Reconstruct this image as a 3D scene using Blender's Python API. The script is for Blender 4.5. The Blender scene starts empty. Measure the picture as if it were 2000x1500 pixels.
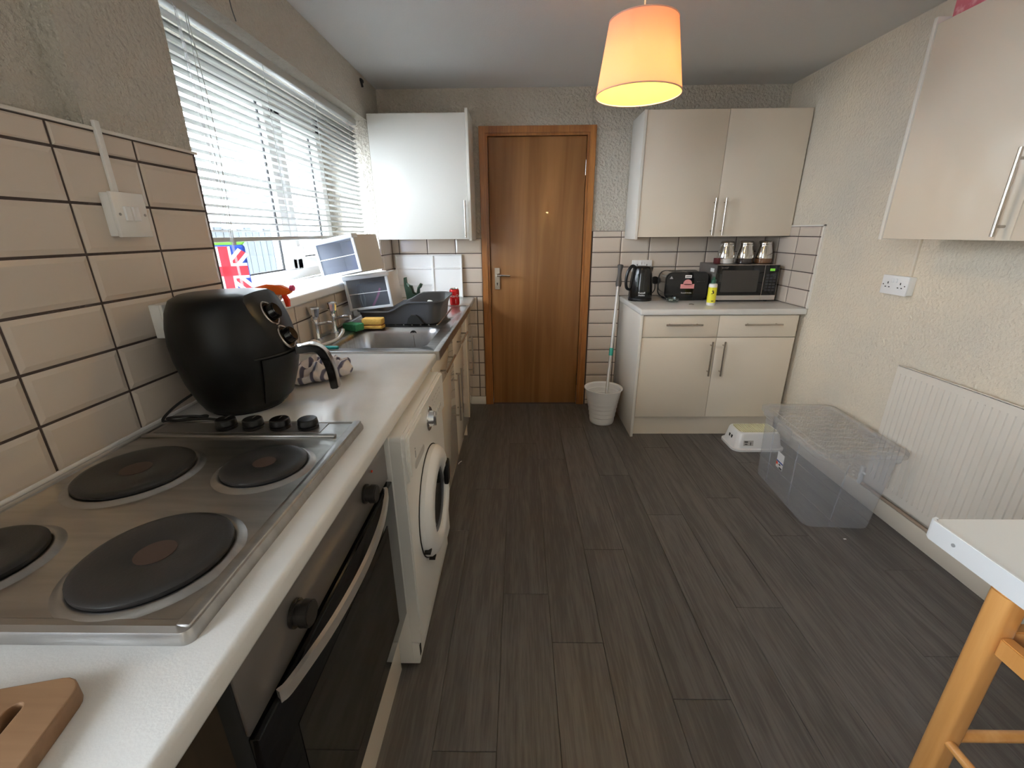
import bpy, bmesh, math, random
from mathutils import Vector, Matrix, Euler
random.seed(7)
R = math.radians
scn = bpy.context.scene
COL = scn.collection
# ------------------------------------------------------------------ camera
CF, CP, CYAW, CROLL, CH = 844.45, 0.337157, 0.017854, -0.008089, 1.3699
_r = Vector((math.cos(CYAW), math.sin(CYAW), 0)); _f = Vector((-math.sin(CYAW), math.cos(CYAW), 0))
_F = _f*math.cos(CP) + Vector((0, 0, -math.sin(CP))); _U = _f*math.sin(CP) + Vector((0, 0, math.cos(CP)))
CR = _r*math.cos(CROLL) + _U*math.sin(CROLL); CU = -_r*math.sin(CROLL) + _U*math.cos(CROLL)
cam = bpy.data.objects.new('camera', bpy.data.cameras.new('camera')); COL.objects.link(cam)
cam.data.sensor_width = 36; cam.data.lens = CF/2000*36; cam.data.clip_start = .01
cam.matrix_world = Matrix(((CR.x, CU.x, -_F.x, 0), (CR.y, CU.y, -_F.y, 0), (CR.z, CU.z, -_F.z, CH), (0, 0, 0, 1)))
scn.camera = cam
def at(u, v, ax, val):
    d = _F + CR*((u-1000)/CF) - CU*((v-750)/CF); o = Vector((0, 0, CH)); i = 'xyz'.index(ax)
    return o + d*((val-o[i])/d[i])
# ------------------------------------------------------------------ light
scn.view_settings.view_transform = 'Standard'; scn.view_settings.look = 'None'
scn.view_settings.gamma = 1; scn.view_settings.use_curve_mapping = False
scn.view_settings.exposure = 0.6
try:
    scn.cycles.use_denoising = True; scn.cycles.max_bounces = 10; scn.cycles.diffuse_bounces = 6
    scn.cycles.transparent_max_bounces = 24; scn.cycles.caustics_reflective = False; scn.cycles.caustics_refractive = False
    scn.cycles.sample_clamp_indirect = 6
except Exception: pass
world = bpy.data.worlds.new('sky'); scn.world = world; world.use_nodes = True
bg = world.node_tree.nodes['Background']; bg.inputs[0].default_value = (0.93, 0.96, 1.0, 1); bg.inputs[1].default_value = 23.0
def portal(y0, y1, z0, z1, x):
    l = bpy.data.lights.new('daylight_portal', 'AREA'); l.shape = 'RECTANGLE'; l.size = z1-z0; l.size_y = y1-y0; l.cycles.is_portal = True
    o = bpy.data.objects.new('daylight_portal', l); COL.objects.link(o); o.location = (x, (y0+y1)/2, (z0+z1)/2); o.rotation_euler = (0, R(-90), 0)
# ------------------------------------------------------------------ dimensions
XL, XR, YB, ZC, YR = -.967, 1.83, 3.405, 2.29, -1.3
WT = .90; LF = -.344
W1 = (1.42, 3.13, 1.125, 2.05); W3 = (-1.25, -.12, .90, 2.20); WX = -1.30
portal(W1[0], W1[1], W1[2], W1[3], WX-.06); portal(W3[0], W3[1], W3[2], W3[3], WX-.06); 
# ------------------------------------------------------------------ materials
MATS = {}
def mat(name, col=(.8, .8, .8), rough=.5, metal=0, bump=None, var=None, spec=.5, emit=None, coat=0, stretch=None, objvar=0, alpha=None):
    """bump=(scale,strength,detail[,distance]); var=(scale,col2,lo,hi); stretch=(sx,sy,sz) on object coordinates"""
    if name in MATS: return MATS[name]
    m = bpy.data.materials.new(name); m.use_nodes = True; nt = m.node_tree; b = nt.nodes['Principled BSDF']
    c = (*col, 1) if len(col) == 3 else col
    b.inputs['Base Color'].default_value = c; b.inputs['Roughness'].default_value = rough; b.inputs['Metallic'].default_value = metal
    b.inputs['Specular IOR Level'].default_value = spec; b.inputs['Coat Weight'].default_value = coat
    tc = nt.nodes.new('ShaderNodeTexCoord'); mp = nt.nodes.new('ShaderNodeMapping'); nt.links.new(tc.outputs['Object'], mp.inputs['Vector'])
    if stretch: mp.inputs['Scale'].default_value = stretch
    last = None
    if var:
        n = nt.nodes.new('ShaderNodeTexNoise'); n.inputs['Scale'].default_value = var[0]; n.inputs['Detail'].default_value = 6
        nt.links.new(mp.outputs[0], n.inputs['Vector'])
        r = nt.nodes.new('ShaderNodeValToRGB'); r.color_ramp.elements[0].position = var[2]; r.color_ramp.elements[1].position = var[3]
        r.color_ramp.elements[0].color = c; r.color_ramp.elements[1].color = (*var[1], 1)
        nt.links.new(n.outputs['Fac'], r.inputs['Fac']); last = r.outputs['Color']
    if objvar:
        oi = nt.nodes.new('ShaderNodeObjectInfo'); mr = nt.nodes.new('ShaderNodeMapRange'); mr.inputs['To Min'].default_value = 1-objvar; mr.inputs['To Max'].default_value = 1+objvar
        nt.links.new(oi.outputs['Random'], mr.inputs['Value']); vm = nt.nodes.new('ShaderNodeVectorMath'); vm.operation = 'SCALE'
        if last: nt.links.new(last, vm.inputs[0])
        else: vm.inputs[0].default_value = c[:3]
        nt.links.new(mr.outputs['Result'], vm.inputs['Scale']); last = vm.outputs[0]
    if last: nt.links.new(last, b.inputs['Base Color'])
    if bump:
        n = nt.nodes.new('ShaderNodeTexNoise'); n.inputs['Scale'].default_value = bump[0]; n.inputs['Detail'].default_value = bump[2] if len(bump) > 2 else 3
        nt.links.new(mp.outputs[0], n.inputs['Vector'])
        bp = nt.nodes.new('ShaderNodeBump'); bp.inputs['Strength'].default_value = bump[1]; bp.inputs['Distance'].default_value = bump[3] if len(bump) > 3 else .01
        nt.links.new(n.outputs['Fac'], bp.inputs['Height']); nt.links.new(bp.outputs[0], b.inputs['Normal'])
    if emit: b.inputs['Emission Color'].default_value = (*emit[0], 1); b.inputs['Emission Strength'].default_value = emit[1]
    MATS[name] = m; return m
def clear_mat(name, tint, gloss=.12, haze=0., hazecol=(.9, .92, .95), rough=.08):
    m = bpy.data.materials.new(name); m.use_nodes = True; nt = m.node_tree; nt.nodes.remove(nt.nodes['Principled BSDF']); out = nt.nodes['Material Output']
    t = nt.nodes.new('ShaderNodeBsdfTransparent'); t.inputs[0].default_value = (*tint, 1)
    g = nt.nodes.new('ShaderNodeBsdfGlossy'); g.inputs['Roughness'].default_value = rough
    lw = nt.nodes.new('ShaderNodeLayerWeight'); lw.inputs['Blend'].default_value = .5
    pw = nt.nodes.new('ShaderNodeMath'); pw.operation = 'POWER'; pw.inputs[1].default_value = 5; nt.links.new(lw.outputs['Facing'], pw.inputs[0])
    fr = nt.nodes.new('ShaderNodeMath'); fr.operation = 'MULTIPLY_ADD'; fr.inputs[1].default_value = .9; fr.inputs[2].default_value = .04; nt.links.new(pw.outputs[0], fr.inputs[0])
    mx = nt.nodes.new('ShaderNodeMixShader'); nt.links.new(fr.outputs[0], mx.inputs[0]); nt.links.new(t.outputs[0], mx.inputs[1]); nt.links.new(g.outputs[0], mx.inputs[2])
    s = mx.outputs[0]
    if haze:
        d = nt.nodes.new('ShaderNodeBsdfDiffuse'); d.inputs[0].default_value = (*hazecol, 1)
        tr = nt.nodes.new('ShaderNodeBsdfTranslucent'); tr.inputs[0].default_value = (*hazecol, 1)
        m1 = nt.nodes.new('ShaderNodeMixShader'); m1.inputs[0].default_value = .5; nt.links.new(d.outputs[0], m1.inputs[1]); nt.links.new(tr.outputs[0], m1.inputs[2])
        m2 = nt.nodes.new('ShaderNodeMixShader'); m2.inputs[0].default_value = haze; nt.links.new(s, m2.inputs[1]); nt.links.new(m1.outputs[0], m2.inputs[2]); s = m2.outputs[0]
    nt.links.new(s, out.inputs['Surface']); return m
plaster_rough = mat('plaster_rough', (.64, .59, .51), .75, bump=(60, 1.0, 5, .022), var=(2.5, (.58, .535, .46), .35, .7))
plaster = mat('plaster', (.79, .685, .54), .7, bump=(75, .7, 4, .011), var=(2, (.66, .60, .505), .35, .7))
ceilm = mat('ceiling_paint', (.66, .655, .65), .85, bump=(140, .25, 3, .004))
grout = mat('grout', (.085, .062, .055), .9, bump=(200, .3))
tilem = mat('cream_tile', (.66, .57, .485), .16, var=(1.5, (.62, .53, .45), .3, .7), objvar=.035, bump=(6, .12, 2, .01))
white = mat('white_gloss', (.80, .765, .70), .13, coat=.3)
whitem = mat('white_melamine', (.80, .77, .71), .32)
cab = mat('cream_gloss', (.77, .685, .57), .10, coat=.4)
carc = mat('carcass_dark', (.10, .075, .06), .7)
topm = mat('worktop_laminate', (.76, .75, .73), .22, var=(9, (.72, .71, .69), .4, .65), bump=(300, .05))
steel = mat('brushed_steel', (.46, .445, .425), .30, 1, var=(6, (.39, .375, .36), .4, .65), stretch=(1, 8, 1), bump=(400, .04))
steeld = mat('dark_steel', (.30, .275, .26), .34, .75, stretch=(1, 12, 12), bump=(200, .04))
chrome = mat('chrome', (.80, .81, .82), .06, 1)
satin = mat('satin_nickel', (.52, .47, .42), .25, 1)
black = mat('black_plastic', (.006, .006, .007), .32)
blackg = mat('black_gloss', (.005, .005, .006), .06)
blackm = mat('black_matt', (.010, .010, .010), .6)
iron = mat('hotplate_iron', (.016, .0145, .014), .40, var=(14, (.024, .020, .0185), .4, .7), bump=(220, .10, 4, .002))
rust = mat('hotplate_centre', (.050, .026, .016), .6)
wplas = mat('white_plastic', (.80, .79, .76), .3)
wbright = mat('bright_white_plastic', (.86, .86, .86), .28)
greyp = mat('grey_plastic', (.095, .098, .110), .36)
greyl = mat('grey_rubber', (.11, .10, .095), .6)
lamino = None
fabric_grey = mat('screw', (.35, .33, .32), .3, 1)
greenp = mat('green_sponge', (.05, .30, .14), .85, bump=(150, .5)); yels = mat('yellow_sponge', (.82, .50, .12), .9, bump=(150, .5))
teal = mat('teal_plastic', (.02, .34, .32), .35)
redp = mat('red_plastic', (.80, .05, .015), .3); orangep = mat('orange_plastic', (.95, .17, .02), .3)
pinkp = mat('pink_plastic', (.85, .10, .25), .35); pinks = mat('pink_sticker', (.80, .33, .33), .5)
dgreen = mat('dark_green', (.012, .035, .015), .55, bump=(40, .4))
canred = mat('can_red', (.62, .012, .015), .22, .3)
textw = mat('print_white', (.85, .85, .85), .5); textk = mat('print_black', (.02, .02, .02), .5); textg = mat('print_grey', (.30, .30, .30), .5)
lightgrey = mat('print_light_grey', (.55, .53, .51), .5)
skirtm = mat('skirting_paint', (.72, .65, .55), .3)
glassm = clear_mat('window_glass', (.93, .97, 1.0))
clearp = clear_mat('clear_plastic', (.97, .98, 1.0), haze=.19, hazecol=(.86, .90, .98), rough=.15)
clearlid = clear_mat('clear_lid', (.97, .97, .97), haze=.24, hazecol=(.88, .87, .87), rough=.15)
clearf = clear_mat('clear_front', (.85, .88, .93), haze=.10, hazecol=(.75, .8, .9))
glassj = clear_mat('jar_glass', (.92, .95, .93))
def wood(name, c1, c2, scale, rough=.35, axis='z', distort=4, objvar=0, coat=.2, bumps=.06, fine=.5, mid=(.35, .68)):
    m = bpy.data.materials.new(name); m.use_nodes = True; nt = m.node_tree; b = nt.nodes['Principled BSDF']
    tc = nt.nodes.new('ShaderNodeTexCoord'); mp = nt.nodes.new('ShaderNodeMapping'); nt.links.new(tc.outputs['Object'], mp.inputs[0])
    s = {'x': (.06, 1, 1), 'y': (1, .06, 1), 'z': (1, 1, .06)}[axis]; mp.inputs['Scale'].default_value = s
    if objvar:
        oi = nt.nodes.new('ShaderNodeObjectInfo'); sc_ = nt.nodes.new('ShaderNodeVectorMath'); sc_.operation = 'SCALE'; sc_.inputs[0].default_value = (13, 7, 5)
        nt.links.new(oi.outputs['Random'], sc_.inputs['Scale']); nt.links.new(sc_.outputs[0], mp.inputs['Location'])
    n1 = nt.nodes.new('ShaderNodeTexNoise'); n1.inputs['Scale'].default_value = scale; n1.inputs['Detail'].default_value = 8; n1.inputs['Distortion'].default_value = distort*.3; nt.links.new(mp.outputs[0], n1.inputs[0])
    n2 = nt.nodes.new('ShaderNodeTexNoise'); n2.inputs['Scale'].default_value = scale*7; n2.inputs['Detail'].default_value = 5; nt.links.new(mp.outputs[0], n2.inputs[0])
    mx = nt.nodes.new('ShaderNodeMath'); mx.operation = 'MULTIPLY_ADD'; mx.inputs[1].default_value = fine; nt.links.new(n2.outputs['Fac'], mx.inputs[0]); 
    sb = nt.nodes.new('ShaderNodeMath'); sb.operation = 'SUBTRACT'; sb.inputs[1].default_value = fine*.5; nt.links.new(n1.outputs['Fac'], sb.inputs[0]); nt.links.new(sb.outputs[0], mx.inputs[2])
    r = nt.nodes.new('ShaderNodeValToRGB'); r.color_ramp.elements[0].position = mid[0]; r.color_ramp.elements[1].position = mid[1]
    r.color_ramp.elements[0].color = (*c1, 1); r.color_ramp.elements[1].color = (*c2, 1); nt.links.new(mx.outputs[0], r.inputs[0])
    last = r.outputs[0]
    if objvar:
        mr = nt.nodes.new('ShaderNodeMapRange'); mr.inputs['To Min'].default_value = 1-objvar; mr.inputs['To Max'].default_value = 1+objvar
        nt.links.new(oi.outputs['Random'], mr.inputs['Value']); vm = nt.nodes.new('ShaderNodeVectorMath'); vm.operation = 'SCALE'; nt.links.new(last, vm.inputs[0]); nt.links.new(mr.outputs[0], vm.inputs['Scale']); last = vm.outputs[0]
    nt.links.new(last, b.inputs['Base Color']); b.inputs['Roughness'].default_value = rough; b.inputs['Coat Weight'].default_value = coat
    bp = nt.nodes.new('ShaderNodeBump'); bp.inputs['Strength'].default_value = bumps*4; bp.inputs['Distance'].default_value = .002; nt.links.new(mx.outputs[0], bp.inputs['Height']); nt.links.new(bp.outputs[0], b.inputs['Normal'])
    return m
doorwood = wood('door_veneer', (.245, .108, .034), (.36, .170, .060), 5.0, .33, distort=9, fine=.3)
pine = wood('stained_pine', (.27, .095, .022), (.46, .19, .05), 16, .33, distort=3)
beech = wood('beech', (.62, .28, .075), (.74, .38, .13), 12, .28, fine=.3, coat=.4)
bamboo = wood('bamboo', (.20, .105, .05), (.29, .165, .085), 14, .5, axis='x', coat=0, fine=.4)
vinyl = wood('vinyl_plank', (.082, .073, .069), (.138, .125, .118), 20, .42, axis='y', distort=2.5, objvar=.07, coat=0, fine=.9, bumps=.12)
chip = wood('brown_board', (.045, .028, .014), (.06, .038, .02), 10, .7, coat=0)
fencem = wood('fence_timber', (.012, .017, .021), (.030, .038, .045), 10, .8, objvar=.15, coat=0)
# ------------------------------------------------------------------ mesh helpers
def bx(x0, x1, y0, y1, z0, z1, bev=0, seg=2):
    bm = bmesh.new(); bmesh.ops.create_cube(bm, size=1)
    bmesh.ops.scale(bm, vec=(x1-x0, y1-y0, z1-z0), verts=bm.verts); bmesh.ops.translate(bm, vec=((x0+x1)/2, (y0+y1)/2, (z0+z1)/2), verts=bm.verts)
    if bev: bmesh.ops.bevel(bm, geom=bm.edges[:], offset=bev, segments=seg, affect='EDGES', profile=.5)
    return bm
def rbox(x0, x1, y0, y1, z0, z1, r, bev=0, n=5, ax='z'):
    """box with plan corners of radius r (plan in x-y, or y-z for ax='x', x-z for ax='y')"""
    if ax == 'z': a0, a1, b0, b1, c0, c1 = x0, x1, y0, y1, z0, z1
    elif ax == 'x': a0, a1, b0, b1, c0, c1 = y0, y1, z0, z1, x0, x1
    else: a0, a1, b0, b1, c0, c1 = x0, x1, z0, z1, y0, y1
    o = rrect(a0, a1, b0, b1, r, n); return prism(o, c0, c1, ax, bev)
def rrect(a0, a1, b0, b1, r, n=5):
    o = []
    for cx, cy, s in ((a1-r, b1-r, 0), (a0+r, b1-r, 90), (a0+r, b0+r, 180), (a1-r, b0+r, 270)):
        for i in range(n+1): t = R(s+90*i/n); o.append((cx+r*math.cos(t), cy+r*math.sin(t)))
    return o
def lift(p, c, ax): return {'z': (p[0], p[1], c), 'x': (c, p[0], p[1]), 'y': (p[0], c, p[1])}[ax]
def prism(o, c0, c1, ax='z', bev=0):
    bm = bmesh.new(); a = [bm.verts.new(lift(p, c0, ax)) for p in o]; b = [bm.verts.new(lift(p, c1, ax)) for p in o]; n = len(o)
    bm.faces.new(a); bm.faces.new(b)
    for i in range(n): bm.faces.new((a[i], a[(i+1) % n], b[(i+1) % n], b[i]))
    bmesh.ops.recalc_face_normals(bm, faces=bm.faces)
    if bev:
        es = [e for f in bm.faces if len(f.verts) == n and n > 4 for e in f.edges] if n > 4 else bm.edges[:]
        bmesh.ops.bevel(bm, geom=list(set(es)), offset=bev, segments=2, affect='EDGES')
    return bm
def join(*bms):
    out = bmesh.new()
    for b in bms:
        me = bpy.data.meshes.new('t'); b.to_mesh(me); b.free(); out.from_mesh(me); bpy.data.meshes.remove(me)
    return out
def xf(bm, M): bmesh.ops.transform(bm, matrix=M, verts=bm.verts); return bm
def cyl(p0, p1, r, r2=None, n=20, bev=0):
    p0, p1 = Vector(p0), Vector(p1); d = p1-p0; bm = bmesh.new()
    bmesh.ops.create_cone(bm, cap_ends=True, segments=n, radius1=r, radius2=r if r2 is None else r2, depth=d.length)
    if bev: bmesh.ops.bevel(bm, geom=[e for f in bm.faces if len(f.verts) == n for e in f.edges], offset=bev, segments=2, affect='EDGES')
    return xf(bm, Matrix.Translation((p0+p1)/2) @ d.to_track_quat('Z', 'Y').to_matrix().to_4x4())
def smoothpath(pts, k=6):
    P = [Vector(p) for p in pts]; P = [2*P[0]-P[1]]+P+[2*P[-1]-P[-2]]; o = []
    for i in range(1, len(P)-2):
        for j in range(k):
            t = j/k; a, b, c, d = P[i-1:i+3]
            o.append(.5*((2*b)+(c-a)*t+(2*a-5*b+4*c-d)*t*t+(3*b-a-3*c+d)*t**3))
    return o+[P[-2]]
def tube(pts, r, n=8, k=6, smooth=True):
    P = smoothpath(pts, k) if smooth and len(pts) > 2 else [Vector(p) for p in pts]
    bm = bmesh.new(); rings = []; up = None; m = len(P)
    for i, p in enumerate(P):
        d = (P[min(i+1, m-1)]-P[max(i-1, 0)]).normalized()
        if up is None: up = d.orthogonal().normalized()
        up = (up-d*up.dot(d)); up = up.normalized() if up.length > 1e-6 else d.orthogonal().normalized()
        s = d.cross(up); rr = r(i/(m-1)) if callable(r) else r
        rings.append([bm.verts.new(p+(up*math.cos(2*math.pi*j/n)+s*math.sin(2*math.pi*j/n))*rr) for j in range(n)])
    for a, b in zip(rings, rings[1:]):
        for j in range(n): bm.faces.new((a[j], a[(j+1) % n], b[(j+1) % n], b[j]))
    bm.faces.new(rings[0][::-1]); bm.faces.new(rings[-1]); bmesh.ops.recalc_face_normals(bm, faces=bm.faces); return bm
def lathe(prof, n=32, c=(0, 0, 0), close=False):
    bm = bmesh.new(); rings = []
    for r, z in prof:
        if r < 1e-6: rings.append([bm.verts.new((c[0], c[1], c[2]+z))])
        else: rings.append([bm.verts.new((c[0]+r*math.cos(2*math.pi*j/n), c[1]+r*math.sin(2*math.pi*j/n), c[2]+z)) for j in range(n)])
    prs = list(zip(rings, rings[1:]))+([(rings[-1], rings[0])] if close else [])
    for a, b in prs:
        for j in range(n):
            k = (j+1) % n
            if len(a) == 1 and len(b) == 1: continue
            if len(a) == 1: bm.faces.new((a[0], b[j], b[k]))
            elif len(b) == 1: bm.faces.new((a[j], a[k], b[0]))
            else: bm.faces.new((a[j], a[k], b[k], b[j]))
    bmesh.ops.recalc_face_normals(bm, faces=bm.faces); return bm
def ring(c, axis, R0, R1, h, n=40, bev=.004):
    """ring (washer shape) with outer R0, inner R1, thickness h along axis"""
    b = min(bev, h*.45)
    bm = lathe([(R1, 0), (R1, h-b), (R1+b, h), (R0-b, h), (R0, h-b), (R0, 0)], n, close=True)
    return xf(bm, Matrix.Translation(c) @ Vector(axis).to_track_quat('Z', 'Y').to_matrix().to_4x4())
def text_bm(s, size, depth=.0006):
    cu = bpy.data.curves.new('lettering', 'FONT'); cu.body = s; cu.size = size; cu.align_x = 'CENTER'; cu.align_y = 'CENTER'; cu.extrude = depth; cu.resolution_u = 3
    ob = bpy.data.objects.new('lettering', cu); COL.objects.link(ob); bpy.context.view_layer.update()
    me = bpy.data.meshes.new_from_object(ob.evaluated_get(bpy.context.evaluated_depsgraph_get()))
    bm = bmesh.new(); bm.from_mesh(me); bpy.data.objects.remove(ob); bpy.data.curves.remove(cu); bpy.data.meshes.remove(me); return bm
def face_mx(o, x, y):
    """text frame: x = reading direction, y = up"""
    x, y = Vector(x).normalized(), Vector(y).normalized(); z = x.cross(y); M = Matrix((x, y, z)).transposed().to_4x4(); M.translation = o; return M
def mk(name, bm, m, parent=None, smooth=True, ang=35):
    me = bpy.data.meshes.new(name); bm.to_mesh(me); bm.free()
    if smooth:
        me.shade_smooth(); me.set_sharp_from_angle(angle=R(ang))
    if m: me.materials.append(m)
    o = bpy.data.objects.new(name, me); COL.objects.link(o); o.parent = parent; return o
def tag(o, label, cat, group=None):
    o['label'] = label; o['category'] = cat
    if group: o['group'] = group
    return o
class Thing:
    def __init__(s, name, label, cat, loc, group=None, rot=None, local=False):
        s.e = bpy.data.objects.new(name, None); COL.objects.link(s.e); s.e.location = loc; s.e.empty_display_size = .05
        s.L = Vector((0, 0, 0)) if local else Vector(loc)
        if rot: s.e.rotation_euler = rot
        tag(s.e, label, cat, group)
    def p(s, name, bm, m, parent=None, label=None, ang=35):
        if s.L.length: bmesh.ops.translate(bm, vec=-s.L, verts=bm.verts)
        o = mk(name, bm, m, parent or s.e, ang=ang)
        if label: o['label'] = label
        return o
def struct(name, bm, m, label=None):
    o = mk(name, bm, m, ang=30) if bm else bpy.data.objects.new(name, None)
    if not bm: COL.objects.link(o)
    o['kind'] = 'structure'
    if label: o['label'] = label
    return o
def one(name, bm, m, label, cat, group=None):
    """single-mesh thing, origin at its base centre"""
    lo = Vector([min(v.co[i] for v in bm.verts) for i in range(3)]); hi = Vector([max(v.co[i] for v in bm.verts) for i in range(3)])
    c = Vector(((lo.x+hi.x)/2, (lo.y+hi.y)/2, lo.z)); bmesh.ops.translate(bm, vec=-c, verts=bm.verts)
    o = mk(name, bm, m); o.location = c; return tag(o, label, cat, group)
# ================================================================== STRUCTURE
floor = struct('floor', bx(XL-.4, XR+.1, YR-.1, YB+.1, -.06, -.0035), carc)
PL = 1.31; PW = .18; pcache = {}
ENDS = {-1: .80, 0: 1.36, 1: 1.143, 2: 1.62, 3: .95, 4: 1.88, 5: 1.30, 6: .72, 7: 1.72, 8: 1.1, 9: 1.5, 10: .9, -2: 1.75, 11: 1.4}
for k in range(-2, 11):
    x0 = -.066+PW*k; x1 = min(x0+PW, XR); 
    if x0 >= XR: continue
    y = ENDS[k]-PL*3
    while y < YB:
        a, b = max(y, YR), min(y+PL, YB); y += PL
        if b-a < .02: continue
        key = (round(x1-x0, 3), round(b-a, 3))
        if key not in pcache:
            w, l = key; bm = bx(-w/2+.0006, w/2-.0006, -l/2+.0006, l/2-.0006, -.0035, 0); 
            bmesh.ops.bevel(bm, geom=[e for e in bm.edges if min(v.co.z for v in e.verts) > -.001], offset=.0012, segments=1, affect='EDGES')
            me = bpy.data.meshes.new('plank'); bm.to_mesh(me); bm.free(); me.materials.append(vinyl); pcache[key] = me
        o = bpy.data.objects.new('plank', pcache[key]); COL.objects.link(o); o.parent = floor; o.location = ((x0+x1)/2, (a+b)/2, 0)
struct('ceiling', bx(XL-.4, XR+.1, YR-.1, YB+.1, ZC, ZC+.1), ceilm)
TT = 1.594
wl = struct('wall_left', join(
    bx(XL-.36, XL, YR, W3[0], 0, ZC), bx(XL-.36, XL, W3[0], W3[1], 0, W3[2]), bx(XL-.36, XL, W3[0], W3[1], W3[3], ZC),
    bx(XL-.36, XL, W3[1], 1.085, 0, TT), bx(XL-.36, XL-.045, W3[1], 1.085, TT, ZC), bx(XL-.36, XL, 1.085, W1[0], 0, ZC),
    bx(XL-.36, XL, W1[0], W1[1], 0, 1.085), bx(XL-.36, XL, W1[0], W1[1], W1[3], ZC), bx(XL-.36, XL, W1[1], YB+.1, 0, ZC)), plaster_rough)
wb = struct('wall_back', join(bx(XL, -.279+.03, YB, YB+.12, 0, ZC), bx(.537-.03, XR, YB, YB+.12, 0, ZC), bx(-.25, .51, YB, YB+.12, 2.03, ZC), bx(-.25, .51, YB+.1, YB+.12, 0, 2.03)), plaster_rough)
wr = struct('wall_right', bx(XR, XR+.12, YR, YB+.1, 0, ZC), plaster)
struct('wall_rear', bx(XL-.36, XR+.12, YR-.12, YR, 0, ZC), plaster)
# ---- tiles
TP, TZ, ZREF = .2125, .1075, 1.008; tcache = {}
def tile_mesh(w, h, ax):
    key = (round(w, 4), round(h, 4), ax)
    if key not in tcache:
        d = .009; b = .011 if min(w, h) > .05 else .004
        bm = bmesh.new(); lo = [(-w/2, -h/2), (w/2, -h/2), (w/2, h/2), (-w/2, h/2)]; hi = [(p[0]*(1-2*b/w), p[1]*(1-2*b/h)) for p in lo]
        L = [[bm.verts.new((p[0], c, p[1])) for p in q] for q, c in ((lo, 0), (lo, -d*.72), (hi, -d))]
        for a, e in zip(L, L[1:]):
            for i in range(4): bm.faces.new((a[i], a[(i+1) % 4], e[(i+1) % 4], e[i]))
        bm.faces.new(L[2]); bmesh.ops.recalc_face_normals(bm, faces=bm.faces)
        me = bpy.data.meshes.new('tile'); bm.to_mesh(me); bm.free(); me.materials.append(tilem); tcache[key] = me
    return tcache[key]
def tiles(wall, side, c, a0, a1, z0, z1, aref, grout_pad=0.0):
    """side: 'back' (faces -y), 'left' (faces +x), 'right' (faces -x)"""
    g = .0060
    gb = {'back': lambda: bx(a0, a1, c-.005, c, z0, z1), 'left': lambda: bx(c, c+.005, a0, a1, z0, z1), 'right': lambda: bx(c-.005, c, a0, a1, z0, z1)}[side]()
    mk('grout_bed', gb, grout, wall, smooth=False)
    k0 = math.floor((a0-aref)/TP); i0 = math.floor((z0-ZREF)/TZ+1e-6)
    for k in range(k0, k0+40):
        l, r_ = max(a0, aref+k*TP), min(a1, aref+(k+1)*TP)
        if r_-l < .012: continue
        for i in range(i0, i0+20):
            b, t = max(z0, ZREF+i*TZ), min(z1, ZREF+(i+1)*TZ)
            if t-b < .012: continue
            o = bpy.data.objects.new('tile', tile_mesh(r_-l-g, t-b-g, side)); COL.objects.link(o); o.parent = wall
            ca, cz = (l+r_)/2, (b+t)/2
            if side == 'back': o.location = (ca, c, cz)
            elif side == 'left': o.location = (c, ca, cz); o.rotation_euler = (0, 0, R(90))
            else: o.location = (c, ca, cz); o.rotation_euler = (0, 0, R(-90))
tiles(wl, 'left', XL, .13, W1[0], WT, TT, .7745)
tiles(wl, 'left', XL, W1[0], W1[1], WT, 1.085, .7745)
tiles(wl, 'left', XL, W1[1], YB, WT, 1.3305, .83)
tiles(wb, 'back', YB, XL+.009, -.281, WT, 1.3305, -.69)
tiles(wb, 'back', YB, -.46, -.281, .07, WT, -.3285)
mk('skirting_piece', join(bx(-.46, -.281, YB-.012, YB, 0, .07, .003)), whitem, wb)
tiles(wb, 'back', YB, .54, .7595, WT, 1.375, .547)
tiles(wb, 'back', YB, .54, .781, 0, WT, .547)
tiles(wb, 'back', YB, .7595, XR-.009, WT, 1.375, .7595)
tiles(wr, 'right', XR, 2.775, YB, WT, 1.392, 2.585)
mk('tile_trim', join(bx(XL, XL+.012, .13, W1[0]+.004, TT, TT+.007)), white, wl)
mk('tile_trim', join(bx(XR-.012, XR, 2.766, 2.775, WT, 1.40), bx(XR-.012, XR, 2.766, YB, 1.392, 1.40)), whitem, wr)
# silicone bead along the worktop
mk('sealant', bx(XL, XL+.014, .0, 1.73, WT, WT+.008, .003), wplas, wl)
# ---- baseboard
sk = struct('baseboard_right', bx(XR-.02, XR, YR, 2.80, 0, .092, .004), skirtm)
struct('baseboard_rear', bx(XL, XR-.02, YR, YR+.02, 0, .09, .004), skirtm)
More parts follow.
